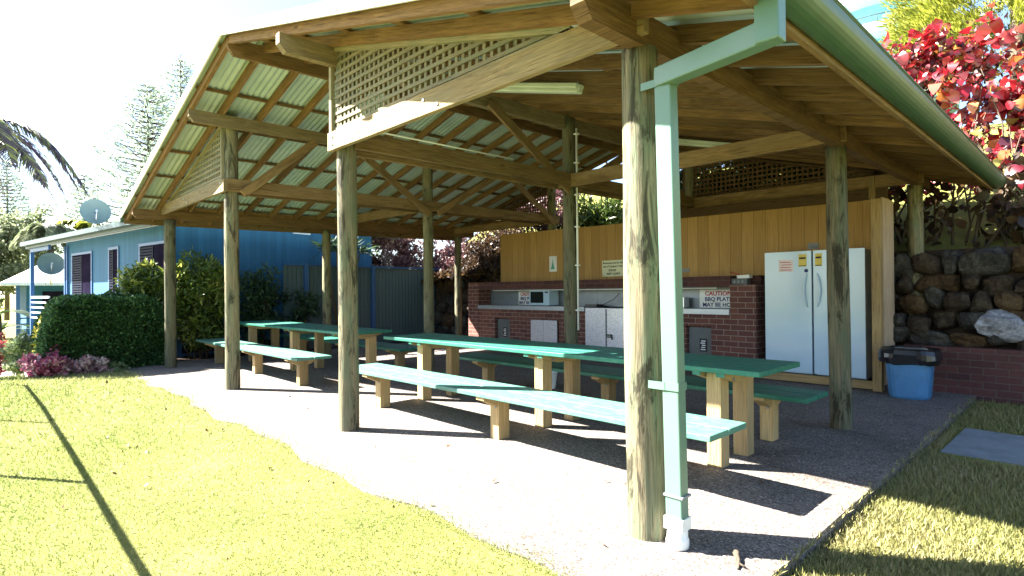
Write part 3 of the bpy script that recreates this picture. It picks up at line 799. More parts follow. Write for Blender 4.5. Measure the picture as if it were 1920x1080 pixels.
mb = MB(); mb.box(XF+.01, 2.62, 1.565, 7.24, 9.52, 1.76); mb.build('brick_lintel', 'dull_brick', bbq)
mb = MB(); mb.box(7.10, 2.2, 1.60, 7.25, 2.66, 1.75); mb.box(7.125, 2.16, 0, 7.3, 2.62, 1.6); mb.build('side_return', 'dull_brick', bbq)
mb = MB(); mb.box(XF-.03, 2.625, 1.065, 7.22, 4.80, 1.16); mb.box(XF-.03, 5.92, 1.065, 7.22, 9.515, 1.16); mb.build('bench_top', 'bench_steel', bbq, bevel=.006)
mb = MB(); mb.box(7.21, 2.63, 1.165, 7.25, 5.9, 1.56); mb.box(7.21, 5.905, 1.165, 7.25, 9.51, 1.56); mb.build('splashback', 'splash_steel', bbq)
mb = MB(); mb.box(XF+.0, 4.81, .06, XF+.35, 5.91, 1.14); o = mb.build('cabinet', 'tread_plate', bbq, bevel=.004)
mb = MB(); mb.box(XF-.012, 5.33, .3, XF+.0, 5.36, 1.12); mb.build('seam', 'grey_seal', o)
mb = MB(); mb.box(XF-.05, 5.2, .52, XF-.0, 5.30, .545); mb.box(XF-.05, 5.19, .56, XF-.002, 5.32, .59); mb.tube([(XF-.03, 5.2, .56), (XF-.03, 5.17, .48)], .012, 8); mb.build('padlock', 'black_plastic', o)
for (ya, yb) in ((7.17, 7.58), (6.74, 7.16)):
    mb = MB(); mb.box(XF-.006, ya, .16, XF+.03, yb, .83); o = mb.build('cupboard_door', 'tread_plate', bbq, bevel=.003)
mb = MB(); mb.box(XF-.04, 7.10, .22, XF-.007, 7.26, .25); mb.build('latch', 'black_plastic', bbq)
for (ya, yb, nm) in ((8.42, 8.88, 'grey'), (3.01, 3.48, 'dark')):
    mb = MB(); mb.box(XF+.10, ya, .04, XF+.15, yb, .81); o = mb.build('access_door', 'door_grey', bbq)
    yc = (ya+yb)/2-.06
    mb = MB(); mb.box(XF+.088, yc-.07, .36, XF+.098, yc+.07, .60); p_ = mb.build('notice', 'ink_black', o)
    for k in range(5):
        mb = MB(); mb.box(XF+.084, yc-.05+.01*(k % 2), .39+.04*k, XF+.087, yc+.05-.012*(k % 3), .408+.04*k); mb.build('notice_line', 'sign_white', o)
# rail and taps under the lintel
mb = MB(); mb.tube([(XF+.06, 2.9, 1.545), (XF+.06, 9.0, 1.545)], .013, 8); mb.build('pipe', 'pvc_white', bbq)
mb = MB()
mb.tube([(7.0, 5.6, 1.20), (7.0, 5.3, 1.33), (7.0, 5.15, 1.46)], .008, 6); mb.build('hose', 'black_plastic', bbq)
mb = MB(); mb.box(6.86, 5.66, 1.165, 7.1, 5.98, 1.215); mb.build('hotplate_lid', 'black_plastic', bbq, bevel=.006)
mb = MB(); mb.tube([(7.0, 4.9, 1.17), (7.0, 4.9, 1.30), (6.93, 4.9, 1.33), (6.88, 4.9, 1.28)], .012, 8)
mb.tube([(7.0, 4.72, 1.17), (7.0, 4.72, 1.25)], .02, 8)
mb.build('tap', 'steel', bbq)
# caution signs
def csign(y0, y1, xx, label, red=True):
    t = empty('caution_sign', (xx, (y0+y1)/2, 1.3), label, 'sign')
    mb = MB(); mb.box(xx, y0, 1.175, xx+.01, y1, 1.515); mb.build('plate', 'sign_white', t)
    yc = (y0+y1)/2
    text('lettering', 'CAUTION', .118, (xx-.002, yc, 1.405), 'ink_red', t, bold=.003)
    text('lettering', 'BBQ PLATE', .108, (xx-.002, yc, 1.30), 'ink_navy', t, bold=.003)
    text('lettering', 'MAY BE HOT', .108, (xx-.002, yc, 1.195), 'ink_navy', t, bold=.003)
csign(2.66, 3.42, 7.195, 'white caution sign about hot plate, beside the right brick pier')
csign(7.74, 8.42, 7.195, 'white caution sign about hot plate, partly behind the microwave')
# microwave
t = empty('microwave', (7.0, 7.4, 1.17), 'small white microwave oven with dark door on the steel bench top', 'microwave')
mb = MB(); mb.box(6.84, 7.03, 1.18, 7.17, 7.68, 1.545); mb.build('body', 'white_enamel', t, bevel=.012)
mb = MB(); mb.box(6.832, 7.22, 1.235, 6.845, 7.64, 1.505); mb.build('door_glass', 'dark_glass', t, bevel=.004)
mb = MB(); mb.box(6.833, 7.07, 1.47, 6.844, 7.17, 1.51); mb.build('display', 'black_plastic', t)
mb = MB()
for y in (7.08, 7.58): mb.box(6.87, y, 1.162, 6.93, y+.05, 1.18)
mb.build('foot', 'black_plastic', t)
# small white appliance (toaster) on the right section
t = empty('toaster', (7.0, 3.75, 1.16), 'small white toaster on the right part of the steel bench', 'toaster')
mb = MB(); mb.box(6.92, 3.60, 1.175, 7.12, 3.88, 1.37); mb.build('body', 'steel', t, bevel=.025)
mb = MB(); mb.box(6.90, 3.82, 1.30, 6.92, 3.85, 1.33); mb.build('lever', 'black_plastic', t)
# box and folded paper on top of the right pier
t = empty('meter_box', (6.95, 2.5, 1.6), 'small dark control box with dials on top of the right brick pier', 'control box')
mb = MB(); mb.box(6.84, 2.34, 1.603, 7.0, 2.62, 1.71); mb.build('case', 'door_grey', t, bevel=.004)
mb = MB()
for y in (2.41, 2.48, 2.56): mb.tube([(6.84, y, 1.655), (6.825, y, 1.655)], .022, 12)
mb.build('dial', 'grey_seal', t)
mb = MB(); mb.prism([(2.30, 1.715), (2.52, 1.715), (2.53, 1.765), (2.31, 1.775)], 0, 6.86, 6.99); tag(mb.build('folded_cloth', 'sign_white', bevel=.01), 'folded white cloth lying on the control box above the brick pier', 'cloth')
mb = MB(); mb.tube([(6.9, 2.50, 1.785), (6.9, 2.66, 1.83)], .008, 6); tag(mb.build('lighter', 'ink_red'), 'thin dark red gas lighter lying on the folded white cloth', 'lighter')

# ------------------------------------------------------------------ timber back wall
wall = empty('timber_wall', (7.3, 4.7, 0), 'yellow brown plywood back wall above the barbecue counter and around the fridges', 'wall')
mb = MB(); mb.box(7.27, .30, 0.1, 7.33, 2.14, 2.93); mb.box(7.27, 2.145, 1.765, 7.33, 5.7, 2.96); mb.box(7.27, 5.705, 1.765, 7.33, 9.17, 3.03)
for v_ in mb.v:
    if v_.z > 2.5*K: v_.z = (2.905+.0145*v_.y/K)*K
mb.build('plywood_panel', 'yellow_ply', wall)
mb = MB(); mb.bar((7.24, .3, 3.00), (7.24, 5.0, 3.05), .055, .17); mb.build('top_rail', 'dark_beam', wall)
mb = MB(); mb.bar((6.63, .31, 0), (6.63, .31, 2.83), .13, .12, up=(0, 1, 0)); mb.build('corner_post', 'trim_wood', wall, bevel=.004)
mb = MB(); mb.bar((6.66, .37, 2.83), (6.66, .37, 3.18), .07, .07, up=(0, 1, 0)); mb.build('upper_post', 'trim_wood', wall)
mb = MB(); mb.box(6.70, .245, .08, 7.32, .27, 2.86); mb.uv = [[(q_[1], q_[0]) for q_ in f] for f in mb.uv]; mb.build('side_panel', 'pale_side', wall)
mb = MB(); mb.bar((6.66, .38, .075), (6.66, 2.15, .075), .06, .12); mb.build('plinth', 'trim_wood', wall)
mb = MB(); mb.box(6.69, .38, .03, 7.26, 2.15, .10); mb.build('platform', 'dark_beam', wall)
# power point above the fridges and wall outlet
mb = MB(); mb.box(7.255, 1.30, 2.19, 7.269, 1.47, 2.29); mb.box(7.235, 1.33, 2.2, 7.254, 1.37, 2.24); mb.box(7.235, 1.40, 2.2, 7.254, 1.44, 2.24); mb.build('power_point', 'grey_seal', wall)
mb = MB(); mb.box(7.255, 3.66, 1.87, 7.269, 3.90, 1.94); mb.build('power_point', 'grey_seal', wall)
# signs
t = empty('notice_sign', (7.26, 5.5, 2), 'cream notice with black lettering asking campers to keep the barbecues clean', 'sign')
mb = MB(); mb.box(7.252, 5.20, 1.83, 7.268, 5.79, 2.19); mb.build('plate', 'sign_cream', t, bevel=.012)
text('lettering', 'Barbecues are for the', .062, (7.25, 5.495, 2.11), 'ink_black', t, bold=.0012)
text('lettering', 'use of Campers Only', .062, (7.25, 5.495, 2.035), 'ink_black', t, bold=.0012)
text('lettering', 'PLEASE', .064, (7.25, 5.52, 1.945), 'ink_black', t, shear=.35, bold=.0016)
text('lettering', 'KEEP CLEAN', .064, (7.25, 5.495, 1.87), 'ink_black', t, shear=.35, bold=.0016)
mb = MB()
for y in (5.24, 5.75):
    for z in (1.86, 2.16): mb.tube([(7.253, y, z), (7.249, y, z)], .009, 8)
mb.build('screw', 'ink_black', t)
t = empty('poster', (7.26, 7.28, 2.1), 'narrow white card with a green tree shape, left of the middle log post', 'poster')
mb = MB(); mb.box(7.258, 7.16, 1.99, 7.268, 7.40, 2.37); mb.build('card', 'sign_white', t)
mb = MB(); mb.face([(7.256, 7.35, 2.05), (7.256, 7.22, 2.05), (7.256, 7.265, 2.18), (7.256, 7.28, 2.33), (7.256, 7.305, 2.18)]); 
MATS['poster_green'] = plain('poster_green', (.08,.35,.25), .6); mb.build('picture', 'poster_green', t, recalc=False)

# ------------------------------------------------------------------ fridges
def fridge(y0, y1, left, label):
    t = empty('fridge', (7.0, (y0+y1)/2, .11), label, 'fridge', 'white upright fridges in the timber alcove')
    z0, z1 = .13, 2.13
    mb = MB(); mb.box(6.83, y0+.01, z0, 7.25, y1-.01, z1-.01); mb.build('body', 'white_enamel', t, bevel=.012)
    mb = MB(); mb.box(6.755, y0, z0+.02, 6.82, y1, z1); d = mb.build('door', 'white_enamel', t, bevel=.018)
    yh = y0+.06 if left else y1-.06
    sg = 1
    mb = MB(); pts = []
    for a in np.linspace(0, 1, 12): pts.append((6.752-.035*math.sin(math.pi*a), yh+(-.0 if left else 0)+(.045 if left else -.045)*math.sin(math.pi*a), 1.22+.55*a))
    mb.tube(pts, [.006]+[.015]*10+[.006], 8); mb.build('handle', 'white_enamel', d)
    ys_ = (y0+.07, y0+.19) if left else (y1-.13, y1-.03)
    mb = MB(); mb.box(6.748, ys_[0], 1.88, 6.756, ys_[1], 2.08); mb.build('energy_label', 'sticker_yellow', d)
    mb = MB(); mb.box(6.745, ys_[0]+.01, 2.0, 6.7485, ys_[1]-.01, 2.03); mb.box(6.745, ys_[0]+.004, 1.883, 6.7485, ys_[1]-.004, 1.895); mb.build('label_band', 'ink_black', d)
    mb = MB(); mb.box(6.80, y0+.02, z0-.03, 7.2, y1-.02, z0); mb.build('kick_plate', 'black_plastic', t)
    if left:
        mb = MB(); mb.box(6.750, 1.53, 1.80, 6.756, 1.76, 2.0); mb.build('paper_note', 'sticker_pink', d)
        for k in range(4):
            mb = MB(); mb.box(6.7485, 1.555+.012*(k % 2), 1.825+.042*k, 6.7495, 1.735-.01*(k % 3), 1.836+.042*k); mb.build('note_line', 'ink_red', d)
        mb = MB(); mb.tube([(6.756, 1.33, 1.81), (6.748, 1.33, 1.81)], .03, 16); mb.build('round_sticker', 'ink_navy', d)
fridge(1.255, 1.99, True, 'left white upright fridge with a paper note on its door')
fridge(.50, 1.225, False, 'right white upright fridge, partly hidden by a log post')

# ------------------------------------------------------------------ bin
t = empty('rubbish_bin', (6.42, -.12, 0), 'blue plastic rubbish bin with black bag folded over its rim, by the brick wall', 'bin')
def rring(cx, cy, hx, hy, z, r=.09, n=6, wob=0):
    pts = []
    for (sx, sy, a0) in ((1, 1, 0), (-1, 1, 90), (-1, -1, 180), (1, -1, 270)):
        for k in range(n+1):
            a = math.radians(a0+90*k/n); w_ = 1+wob*(random.random()-.5)
            pts.append((cx+sx*(hx-r)+r*math.cos(a)*w_+wob*(random.random()-.5)*.1, cy+sy*(hy-r)+r*math.sin(a)*w_+wob*(random.random()-.5)*.1, z+wob*.3*(random.random()-.5)))
    return pts
def loft(mb, rings, smooth=True, cap=True):
    for a, b_ in zip(rings[:-1], rings[1:]):
        n = len(a)
        for k in range(n): mb.face([a[k], a[(k+1) % n], b_[(k+1) % n], b_[k]], smooth=smooth)
    if cap: mb.face(rings[0][::-1])
bxx, byy = 6.40, -.12
mb = MB(); loft(mb, [rring(bxx, byy, .20, .225, .0, .15), rring(bxx, byy, .212, .24, .03, .16), rring(bxx, byy, .225, .26, .30, .17), rring(bxx, byy, .235, .28, .60, .18), rring(bxx, byy, .24, .285, .61, .19), rring(bxx, byy, .24, .285, .63, .19), rring(bxx, byy, .22, .262, .63, .18), rring(bxx, byy, .19, .22, .05, .15)])
mb.build('tub', 'blue_plastic', t)
mb = MB(); loft(mb, [rring(bxx, byy, .25, .30, .47, .17, 6, .10), rring(bxx, byy, .285, .335, .49, .2, 6, .14), rring(bxx, byy, .305, .355, .55, .22, 6, .12), rring(bxx, byy, .30, .35, .61, .22, 6, .10), rring(bxx, byy, .28, .33, .665, .21, 6, .07), rring(bxx, byy, .25, .30, .685, .19, 6, .05), rring(bxx, byy, .215, .255, .67, .16, 6, .05), rring(bxx, byy, .19, .22, .35, .14, 6, .05)], cap=False)
o = mb.build('bin_bag', 'black_plastic', t, recalc=True)

# ------------------------------------------------------------------ brick planter wall + rock wall
bw = MB(); bw.box(7.14, -6.5, -.25, 7.45, .1, .66)
tag(bw.build('brick_wall', 'dull_brick'), 'low dark red brick retaining wall at the foot of the rocks', 'wall')
rw = empty('rock_wall', (7.7, 0, .6), 'rough rock retaining wall of brown and grey boulders behind the shelter', 'rock wall')
def rock_mesh(bag, c, r, seed):
    rs = np.random.default_rng(seed); nu, nv = 11, 8
    ph = rs.random(6)*6; V = []
    for a in range(nv+1):
        t_ = math.pi*a/nv
        for b_ in range(nu):
            p_ = 2*math.pi*b_/nu
            d = np.array([math.sin(t_)*math.cos(p_), math.sin(t_)*math.sin(p_), math.cos(t_)])
            d2 = np.sign(d)*np.abs(d)**.75
            k = 1+.14*math.sin(3*d[0]+ph[0]+2*d[2])+.13*math.sin(3*d[1]+ph[1]+2*d[2])+.07*math.sin(5*d[2]+ph[2]+3*d[0])
            k *= 1+.09*(rs.random()-.5)
            V.append(np.array(c)+d2*np.array(r)*k)
    for a in range(nv):
        for b_ in range(nu):
            b2 = (b_+1) % nu; bag.face([V[a*nu+b_], V[(a+1)*nu+b_], V[(a+1)*nu+b2], V[a*nu+b2]], smooth=False)
bags = {k: MB() for k in ('rock_brown', 'rock_grey', 'rock_ochre', 'rock_pale')}
sd_ = 0
special = {}
def rocks(y0, y1, z0, z1, x, cell=.42):
    global sd_
    z = z0
    row = 0
    while z < z1:
        h = cell*(.7+.4*random.random()); y = y0+random.random()*.3
        while y < y1:
            wd = cell*(.6+1.2*random.random()); sd_ += 1
            mtn = random.choices(['rock_brown', 'rock_grey', 'rock_ochre'], [4, 4, 2])[0]
            rock_mesh(bags[mtn], (x+.12*(z-z0)+.08*random.random(), y+wd/2, z+h/2+(random.random()-.5)*.12), (.22+.04*random.random(), wd*.50, h*(.45+.12*random.random())), sd_)
            y += wd*.97
        z += h*.9; row += 1
rocks(-6.5, .6, .66, 1.8, 7.42, .33)
rocks(9.9, 15.5, 0, 1.9, 8.35, .5)
rocks(-.2, 9.9, 0, 1.9, 8.3, .6)
rock_mesh(bags['rock_pale'], (7.36, -1.02, .98), (.24, .27, .20), 991)
for k, bg_ in bags.items(): o = bg_.build('boulders', k, rw, recalc=False)
mb = MB(); mb.prism([(7.62, .2), (8.1, .2), (8.3, 2.1), (7.75, 2.1)], 1, -6.5, .6); mb.prism([(8.5, -.1), (9, -.1), (9, 2), (8.6, 2)], 1, .6, 15.6); mb.build('backing', 'soil', rw)

# ------------------------------------------------------------------ shrubs
def shrub(name, c, r, k, cr, n, size, mat, label, cat='shrub', group=None, aspect=.4, stems=4, droop=0, ground=None, stem_mat='bark'):
    z0 = ground if ground is not None else c[2]-r[2]
    t = empty(name, (c[0], c[1], z0), label, cat, group)
    cl = clumpset(c, r, k, cr, n)
    foliage('foliage', cl, size, mat, t, aspect=aspect, droop=droop)
    mb = MB()
    for s_ in range(stems):
        p_ = cl[s_*max(1, len(cl)//max(1, stems)) % len(cl)][0]; b_ = Vector((c[0]+(random.random()-.5)*r[0]*.5, c[1]+(random.random()-.5)*r[1]*.5, z0-.05))
        mid = (b_+Vector(p_))/2+Vector((random.random()-.5, random.random()-.5, .3))*.25*min(r)
        mb.tube([b_, mid, Vector(p_)], [.03, .02, .008], 6)
    if stems: mb.build('stems', stem_mat, t)
    return t
def boxhedge(name, x0, y0, z0, x1, y1, z1, n, size, mat, label):
    t = empty(name, ((x0+x1)/2, (y0+y1)/2, z0), label, 'hedge')
    faces = [((x1-x0)*(z1-z0), 1), ((y1-y0)*(z1-z0), 0), ((x1-x0)*(y1-y0), 2), ((y1-y0)*(z1-z0), 3)]
    tot = sum(f[0] for f in faces); Ps = []; D = []
    for ar, ax_ in faces:
        m_ = int(n*ar/tot); u_ = rng.random(m_); v_ = rng.random(m_); dpt = rng.random(m_)**1.5*.16
        bumpv = .05*np.sin(u_*9)*np.sin(v_*7)+.03*np.sin(u_*23+v_*11)
        if ax_ == 1: P = np.stack([x0+(x1-x0)*u_, y0+dpt+bumpv, z0+(z1-z0)*v_], 1); d = (0, -1, .3)
        elif ax_ == 0: P = np.stack([x0+dpt+bumpv, y0+(y1-y0)*u_, z0+(z1-z0)*v_], 1); d = (-1, 0, .3)
        elif ax_ == 3: P = np.stack([x1-dpt-bumpv, y0+(y1-y0)*u_, z0+(z1-z0)*v_], 1); d = (1, 0, .3)
        else: P = np.stack([x0+(x1-x0)*u_, y0+(y1-y0)*v_, z1-dpt+bumpv], 1); d = (0, 0, 1)
        # round the corners
        cx_, cy_ = (x0+x1)/2, (y0+y1)/2
        rr_ = (np.abs((P[:, 2]-z0)/(z1-z0))**4)*.22
        P[:, 0] -= np.sign(P[:, 0]-cx_)*rr_*np.abs((P[:, 0]-cx_)/(x1-x0)*2); P[:, 1] -= np.sign(P[:, 1]-cy_)*rr_
        ed_ = (np.abs((P[:, 0]-cx_)/(x1-x0)*2)**5); P[:, 2] += .05*np.sin(P[:, 0]*6)*np.sin(P[:, 1]*5+1); P[:, 2] -= ed_*.26*(P[:, 2]-z0)/(z1-z0)
        Ps.append(P); D.append(np.tile(d, (m_, 1)).astype(float))
    P = np.concatenate(Ps); D = np.concatenate(D)+rng.normal(size=(len(P), 3))*.45
    V, Fc, q_ = leafgeo(P, size, .5, dirs=D); npmesh('foliage', V, Fc, mat, t, q_)
    mb = MB(); mb.box(x0+.24, y0+.26, z0, x1-.24, y1-.3, z1-.17); mb.build('inner_branches', 'soil', t)
boxhedge('clipped_hedge', -2.0, 11.95, -.25, .12, 13.9, 1.44, 90000, .05, 'hedge_leaf', 'tall dark green clipped hedge in front of the blue house')
shrub('lime_shrub', (.95, 12.9, 1.35), (.66, .5, 1.2), 105, .24, 110, .13, 'lime_leaf', 'tall shrub with narrow yellow green leaves between the first two log posts', aspect=.28, ground=-.1, stems=9)
shrub('lime_shrub', (-.15, 12.75, 1.5), (.46, .4, .75), 44, .2, 110, .13, 'lime_leaf', 'yellow green shrub rising behind the right end of the clipped hedge', aspect=.28, ground=-.1, stems=5)
shrub('dark_shrub', (2.35, 12.95, 1.15), (.66, .4, 1.0), 64, .26, 70, .12, 'dark_leaf', 'dark leafy shrub in shade against the blue house wall', aspect=.3, ground=-.1, stems=5)
shrub('dark_shrub', (3.55, 12.9, 1.0), (.30, .3, .55), 14, .2, 60, .14, 'dark_leaf', 'smaller dark shrub in shade at the left end of the fence', aspect=.25, ground=-.1, stems=3)
shrub('ground_cover', (-1.30, 11.72, .02), (.34, .22, .24), 34, .12, 90, .055, 'pale_pink_leaf', 'low pale pink plant at the hedge front, right of the magenta one', 'plant', aspect=.6, stems=0)
shrub('ground_cover', (-1.93, 11.85, .12), (.36, .3, .36), 46, .13, 110, .065, 'pink_leaf', 'low magenta leaved plant at the left front corner of the hedge', 'plant', aspect=.6, stems=0)
shrub('pale_plant', (-.85, 11.72, -.03), (.32, .18, .17), 24, .10, 60, .05, 'variegated_leaf', 'low pale green leaved plant at the front foot of the hedge', 'plant', aspect=.6, stems=0)
shrub('variegated_shrub', (-2.24, 13.7, .28), (.19, .35, .46), 34, .12, 120, .06, 'variegated_leaf', 'rounded pale variegated shrub left of the hedge', aspect=.6, stems=2, ground=-.4)
shrub('yellow_shrub', (-1.9, 13.1, .55), (.10, .3, .5), 24, .11, 100, .06, 'yellow_leaf', 'bright yellow shrub pressed against the left end of the hedge', aspect=.5, stems=2, ground=-.3)
shrub('red_shrub', (-2.75, 14.6, .3), (.36, .5, .5), 40, .16, 110, .08, 'brick_red_leaf', 'brick red shrub at the left edge beside the path', aspect=.5, stems=3, ground=-.4)
# dracaena in front of the fence
def rosette(name, c, ntuft, label):
    t = empty(name, (c[0], c[1], -.1), label, 'plant'); Ps = []; D = []; mb = MB()
    for k in range(ntuft):
        h = np.array([c[0]+(random.random()-.5)*1.3, c[1]+(random.random()-.5)*.5, c[2]+(random.random()-.5)*.3])
        mb.tube([(c[0], c[1], -.1), ((c[0]+h[0])/2, c[1], 1.6), tuple(h)], [.05, .03, .02], 6)
        for q_ in range(46):
            d = rng.normal(size=3); d[2] = abs(d[2])*.6-.1; d /= np.linalg.norm(d); Ps.append(h); D.append(d)
    V, Fc, q_ = leafgeo(np.array(Ps), .42, .09, dirs=np.array(D)); npmesh('foliage', V, Fc, 'dark_leaf', t, q_); mb.build('stems', 'bark', t)
rosette('dracaena', (4.6, 12.95, 2.75), 7, 'spiky dark leaved plant rising above the left part of the fence')
# purple shrubs behind fence and rock wall
for k, (c, r, kk, mt_, lb) in enumerate([
    ((7.6, 15.2, 2.5), (1.5, .8, 1.5), 90, 'purple_leaf', 'purple pink leaved shrub above the right half of the fence'),
    ((9.2, 13.9, 2.0), (1.1, 1.0, 1.8), 90, 'purple_leaf', 'tall purple leaved shrub between the fence end and the brick counter'),
    ((9.4, 11.7, 2.3), (.9, 1.2, 1.6), 90, 'vine_leaf', 'dark twiggy shrub just left of the plywood wall'),
    ((9.3, 10.0, 2.6), (.8, .9, 1.5), 80, 'vine_leaf', 'dark purple shrub touching the left edge of the plywood wall')]):
    shrub('purple_shrub', c, r, kk, .34, 170, .10, mt_, lb, aspect=.45, ground=.2, stems=7)
shrub('bank_shrub', (8.7, 11.3, 1.9), (.45, 1.7, .75), 70, .3, 120, .09, 'vine_leaf', 'dark twiggy shrub hanging over the rocks left of the brick counter', ground=1.2, stems=5)
shrub('bank_shrub', (9.6, 9.9, 4.3), (.7, 1.7, .9), 60, .34, 120, .11, 'purple_leaf', 'pinkish leaved shrub high behind the left back lattice', ground=1.9, stems=6)
shrub('yellow_flowering_shrub', (7.2, 16.8, 3.6), (2.0, .8, .8), 50, .36, 120, .12, 'lime_leaf', 'pale yellow green shrub behind the purple ones, under the roof edge', ground=.2, stems=5)
# strappy plants on the slope seen through the middle bay
shrub('slope_plant', (10.4, 8.9, 3.6), (.5, 1.6, .65), 80, .25, 60, .28, 'lime_leaf', 'strappy pale green plants on the slope seen above the plywood wall', 'plant', aspect=.12, ground=3.0, stems=3)
shrub('slope_shrub', (11.2, 6.0, 4.2), (.6, 1.6, .6), 40, .28, 70, .16, 'dark_leaf', 'dark shrub on the slope hidden mostly by the back lattice', ground=2.6, stems=3)
# slender trees on the slope
for (x, y, lb) in ((10.3, 8.55, 'slender dark tree trunk on the slope, left one seen through the middle bay'), (10.3, 7.95, 'slender dark tree trunk on the slope, right one seen through the middle bay')):
    t = empty('slender_tree', (x, y, 3.1), lb, 'tree')
    mb = MB(); mb.tube([(x, y+.15, 3.1), (x, y+.05, 3.6), (x, y-.08, 4.4), (x, y, 6.0)], [.06, .05, .05, .03], 8); mb.build('trunk', 'bark', t)
    foliage('crown', clumpset((x, y, 6.6), (.9, .9, .8), 26, .3, 60), .12, 'tree_leaf', t)
# red leaved shrub over the rock wall (copperleaf)
t = empty('copperleaf_shrub', (8.6, -1.0, 1.95), 'large shrub with big crimson leaves above the rock wall at the right', 'shrub')
cl = []
for k in range(230):
    u_ = random.random(); y = 1.15-4.4*u_; zt = 6.0-.10*(1-y)-.25*math.sin(y*4)**2
    z = 3.15+(zt-3.15)*random.random()**.75
    cl.append(((8.55+1.0*random.random(), y, z+random.random()*.12), (.24, .24, .2), int(9+10*random.random())))
P = np.concatenate([pts_ellipsoid(c, r, n_, .3) for c, r, n_ in cl]); V, Fc, q_ = leafgeo(P, .17, .72, droop=1.0, fold=.32, up=0); npmesh('foliage', V, Fc, 'red_leaf', t, q_)
P = np.concatenate([pts_ellipsoid((c[0]+.25, c[1], c[2]), r, 40, .3) for c, r, n_ in cl]); V, Fc, q_ = leafgeo(P, .085, .4, droop=.2); npmesh('small_foliage', V, Fc, 'berry_leaf', t, q_)
mb = MB()
for k in range(46):
    y = .9-3.9*random.random(); b_ = Vector((8.5+.5*random.random(), y, 1.9)); tp = Vector((8.5+.7*random.random(), y+(random.random()-.5)*1.6, 3.4+2.0*random.random()))
    m1 = b_.lerp(tp, .35)+Vector((0, (random.random()-.5)*.5, .05)); m2 = b_.lerp(tp, .7)+Vector((0, (random.random()-.5)*.4, 0))
    mb.tube([b_, m1, m2, tp], [.026, .018, .012, .005], 5)
    mb.tube([m1, m1+Vector((.1, (random.random()-.5)*1.1, .5*random.random()+.1))], [.012, .004], 5)
mb.build('stems', 'bark', t)
# dark drooping leaves below
cl = [((8.3+.7*random.random(), 1.2-4.4*random.random(), 2.3+1.2*random.random()), (.22, .25, .22), 12) for k in range(90)]
P = np.concatenate([pts_ellipsoid(c, r, n_, .3) for c, r, n_ in cl]); V, Fc, q_ = leafgeo(P, .17, .62, droop=1.2, up=0); npmesh('lower_foliage', V, Fc, 'vine_leaf', t, q_)
# vines behind the back lattice
shrub('climbing_shrub', (8.7, 2.7, 3.6), (.5, 2.4, 1.5), 130, .36, 130, .13, 'dark_leaf', 'dark climbing shrub behind the back lattice above the fridges', ground=1.9, stems=9)
# conifer
t = empty('golden_conifer', (13.5, -.8, 4.9), 'feathery golden green conifer above the red leaved shrub', 'tree')
mb = MB(); mb.tube([(13.5, -.8, 4.9), (13.5, -.8, 7), (13.4, -.7, 10.2)], [.2, .14, .05], 8); mb.build('trunk', 'bark', t)
cl = []
for k in range(330):
    h = random.random(); rad = 2.7*(1-.45*h); a = random.random()*6.28; rr_ = rad*(.45+.55*random.random())
    cl.append(((13.5+rr_*math.cos(a), -.8+rr_*math.sin(a), 6.6+3.8*h), (.34, .34, .22), 200))
P = []; D = []
for c, r, n_ in cl:
    p_ = pts_ellipsoid(c, r, n_, .3); P.append(p_); d0 = np.array(c)-np.array((13.5, -.8, c[2]-1.6)); D.append(np.tile(d0/np.linalg.norm(d0), (n_, 1)))
V, Fc, q_ = leafgeo(np.concatenate(P), .15, .16, dirs=np.concatenate(D)); npmesh('crown', V, Fc, 'conifer_leaf', t, q_)

# ------------------------------------------------------------------ high-rise with rounded balconies
tw = empty('apartment_tower', (62, 14, 10), 'pale teal apartment tower with rounded white balconies beyond the roof edge', 'building')
cx_, cy_ = 64.0, 13.6
def arcpoly(r, n=26): return [(cx_+r*math.cos(a), cy_+r*math.sin(a)) for a in np.linspace(0, 2*math.pi, n, endpoint=False)]
mb = MB(); mb.prism(arcpoly(4.6), 2, 5, 44); mb.build('wall', 'tower_blue', tw)
for lv in range(9):
    z = 12.2+3.3*lv
    mb = MB(); mb.prism(arcpoly(6.6), 2, z, z+.35); mb.build('balcony', 'tower_teal', tw)
    mb = MB(); mb.prism(arcpoly(6.65), 2, z+.36, z+.9); mb.build('parapet', 'tower_white', tw)
    mb = MB(); P_ = [(p[0], p[1], z+1.6) for p in arcpoly(6.5)]; mb.tube(P_+[P_[0]], .05, 5)
    for p in P_: mb.tube([(p[0], p[1], z+.9), (p[0], p[1], z+1.6)], .03, 4)
    mb.build('railing', 'rail_dark', tw)

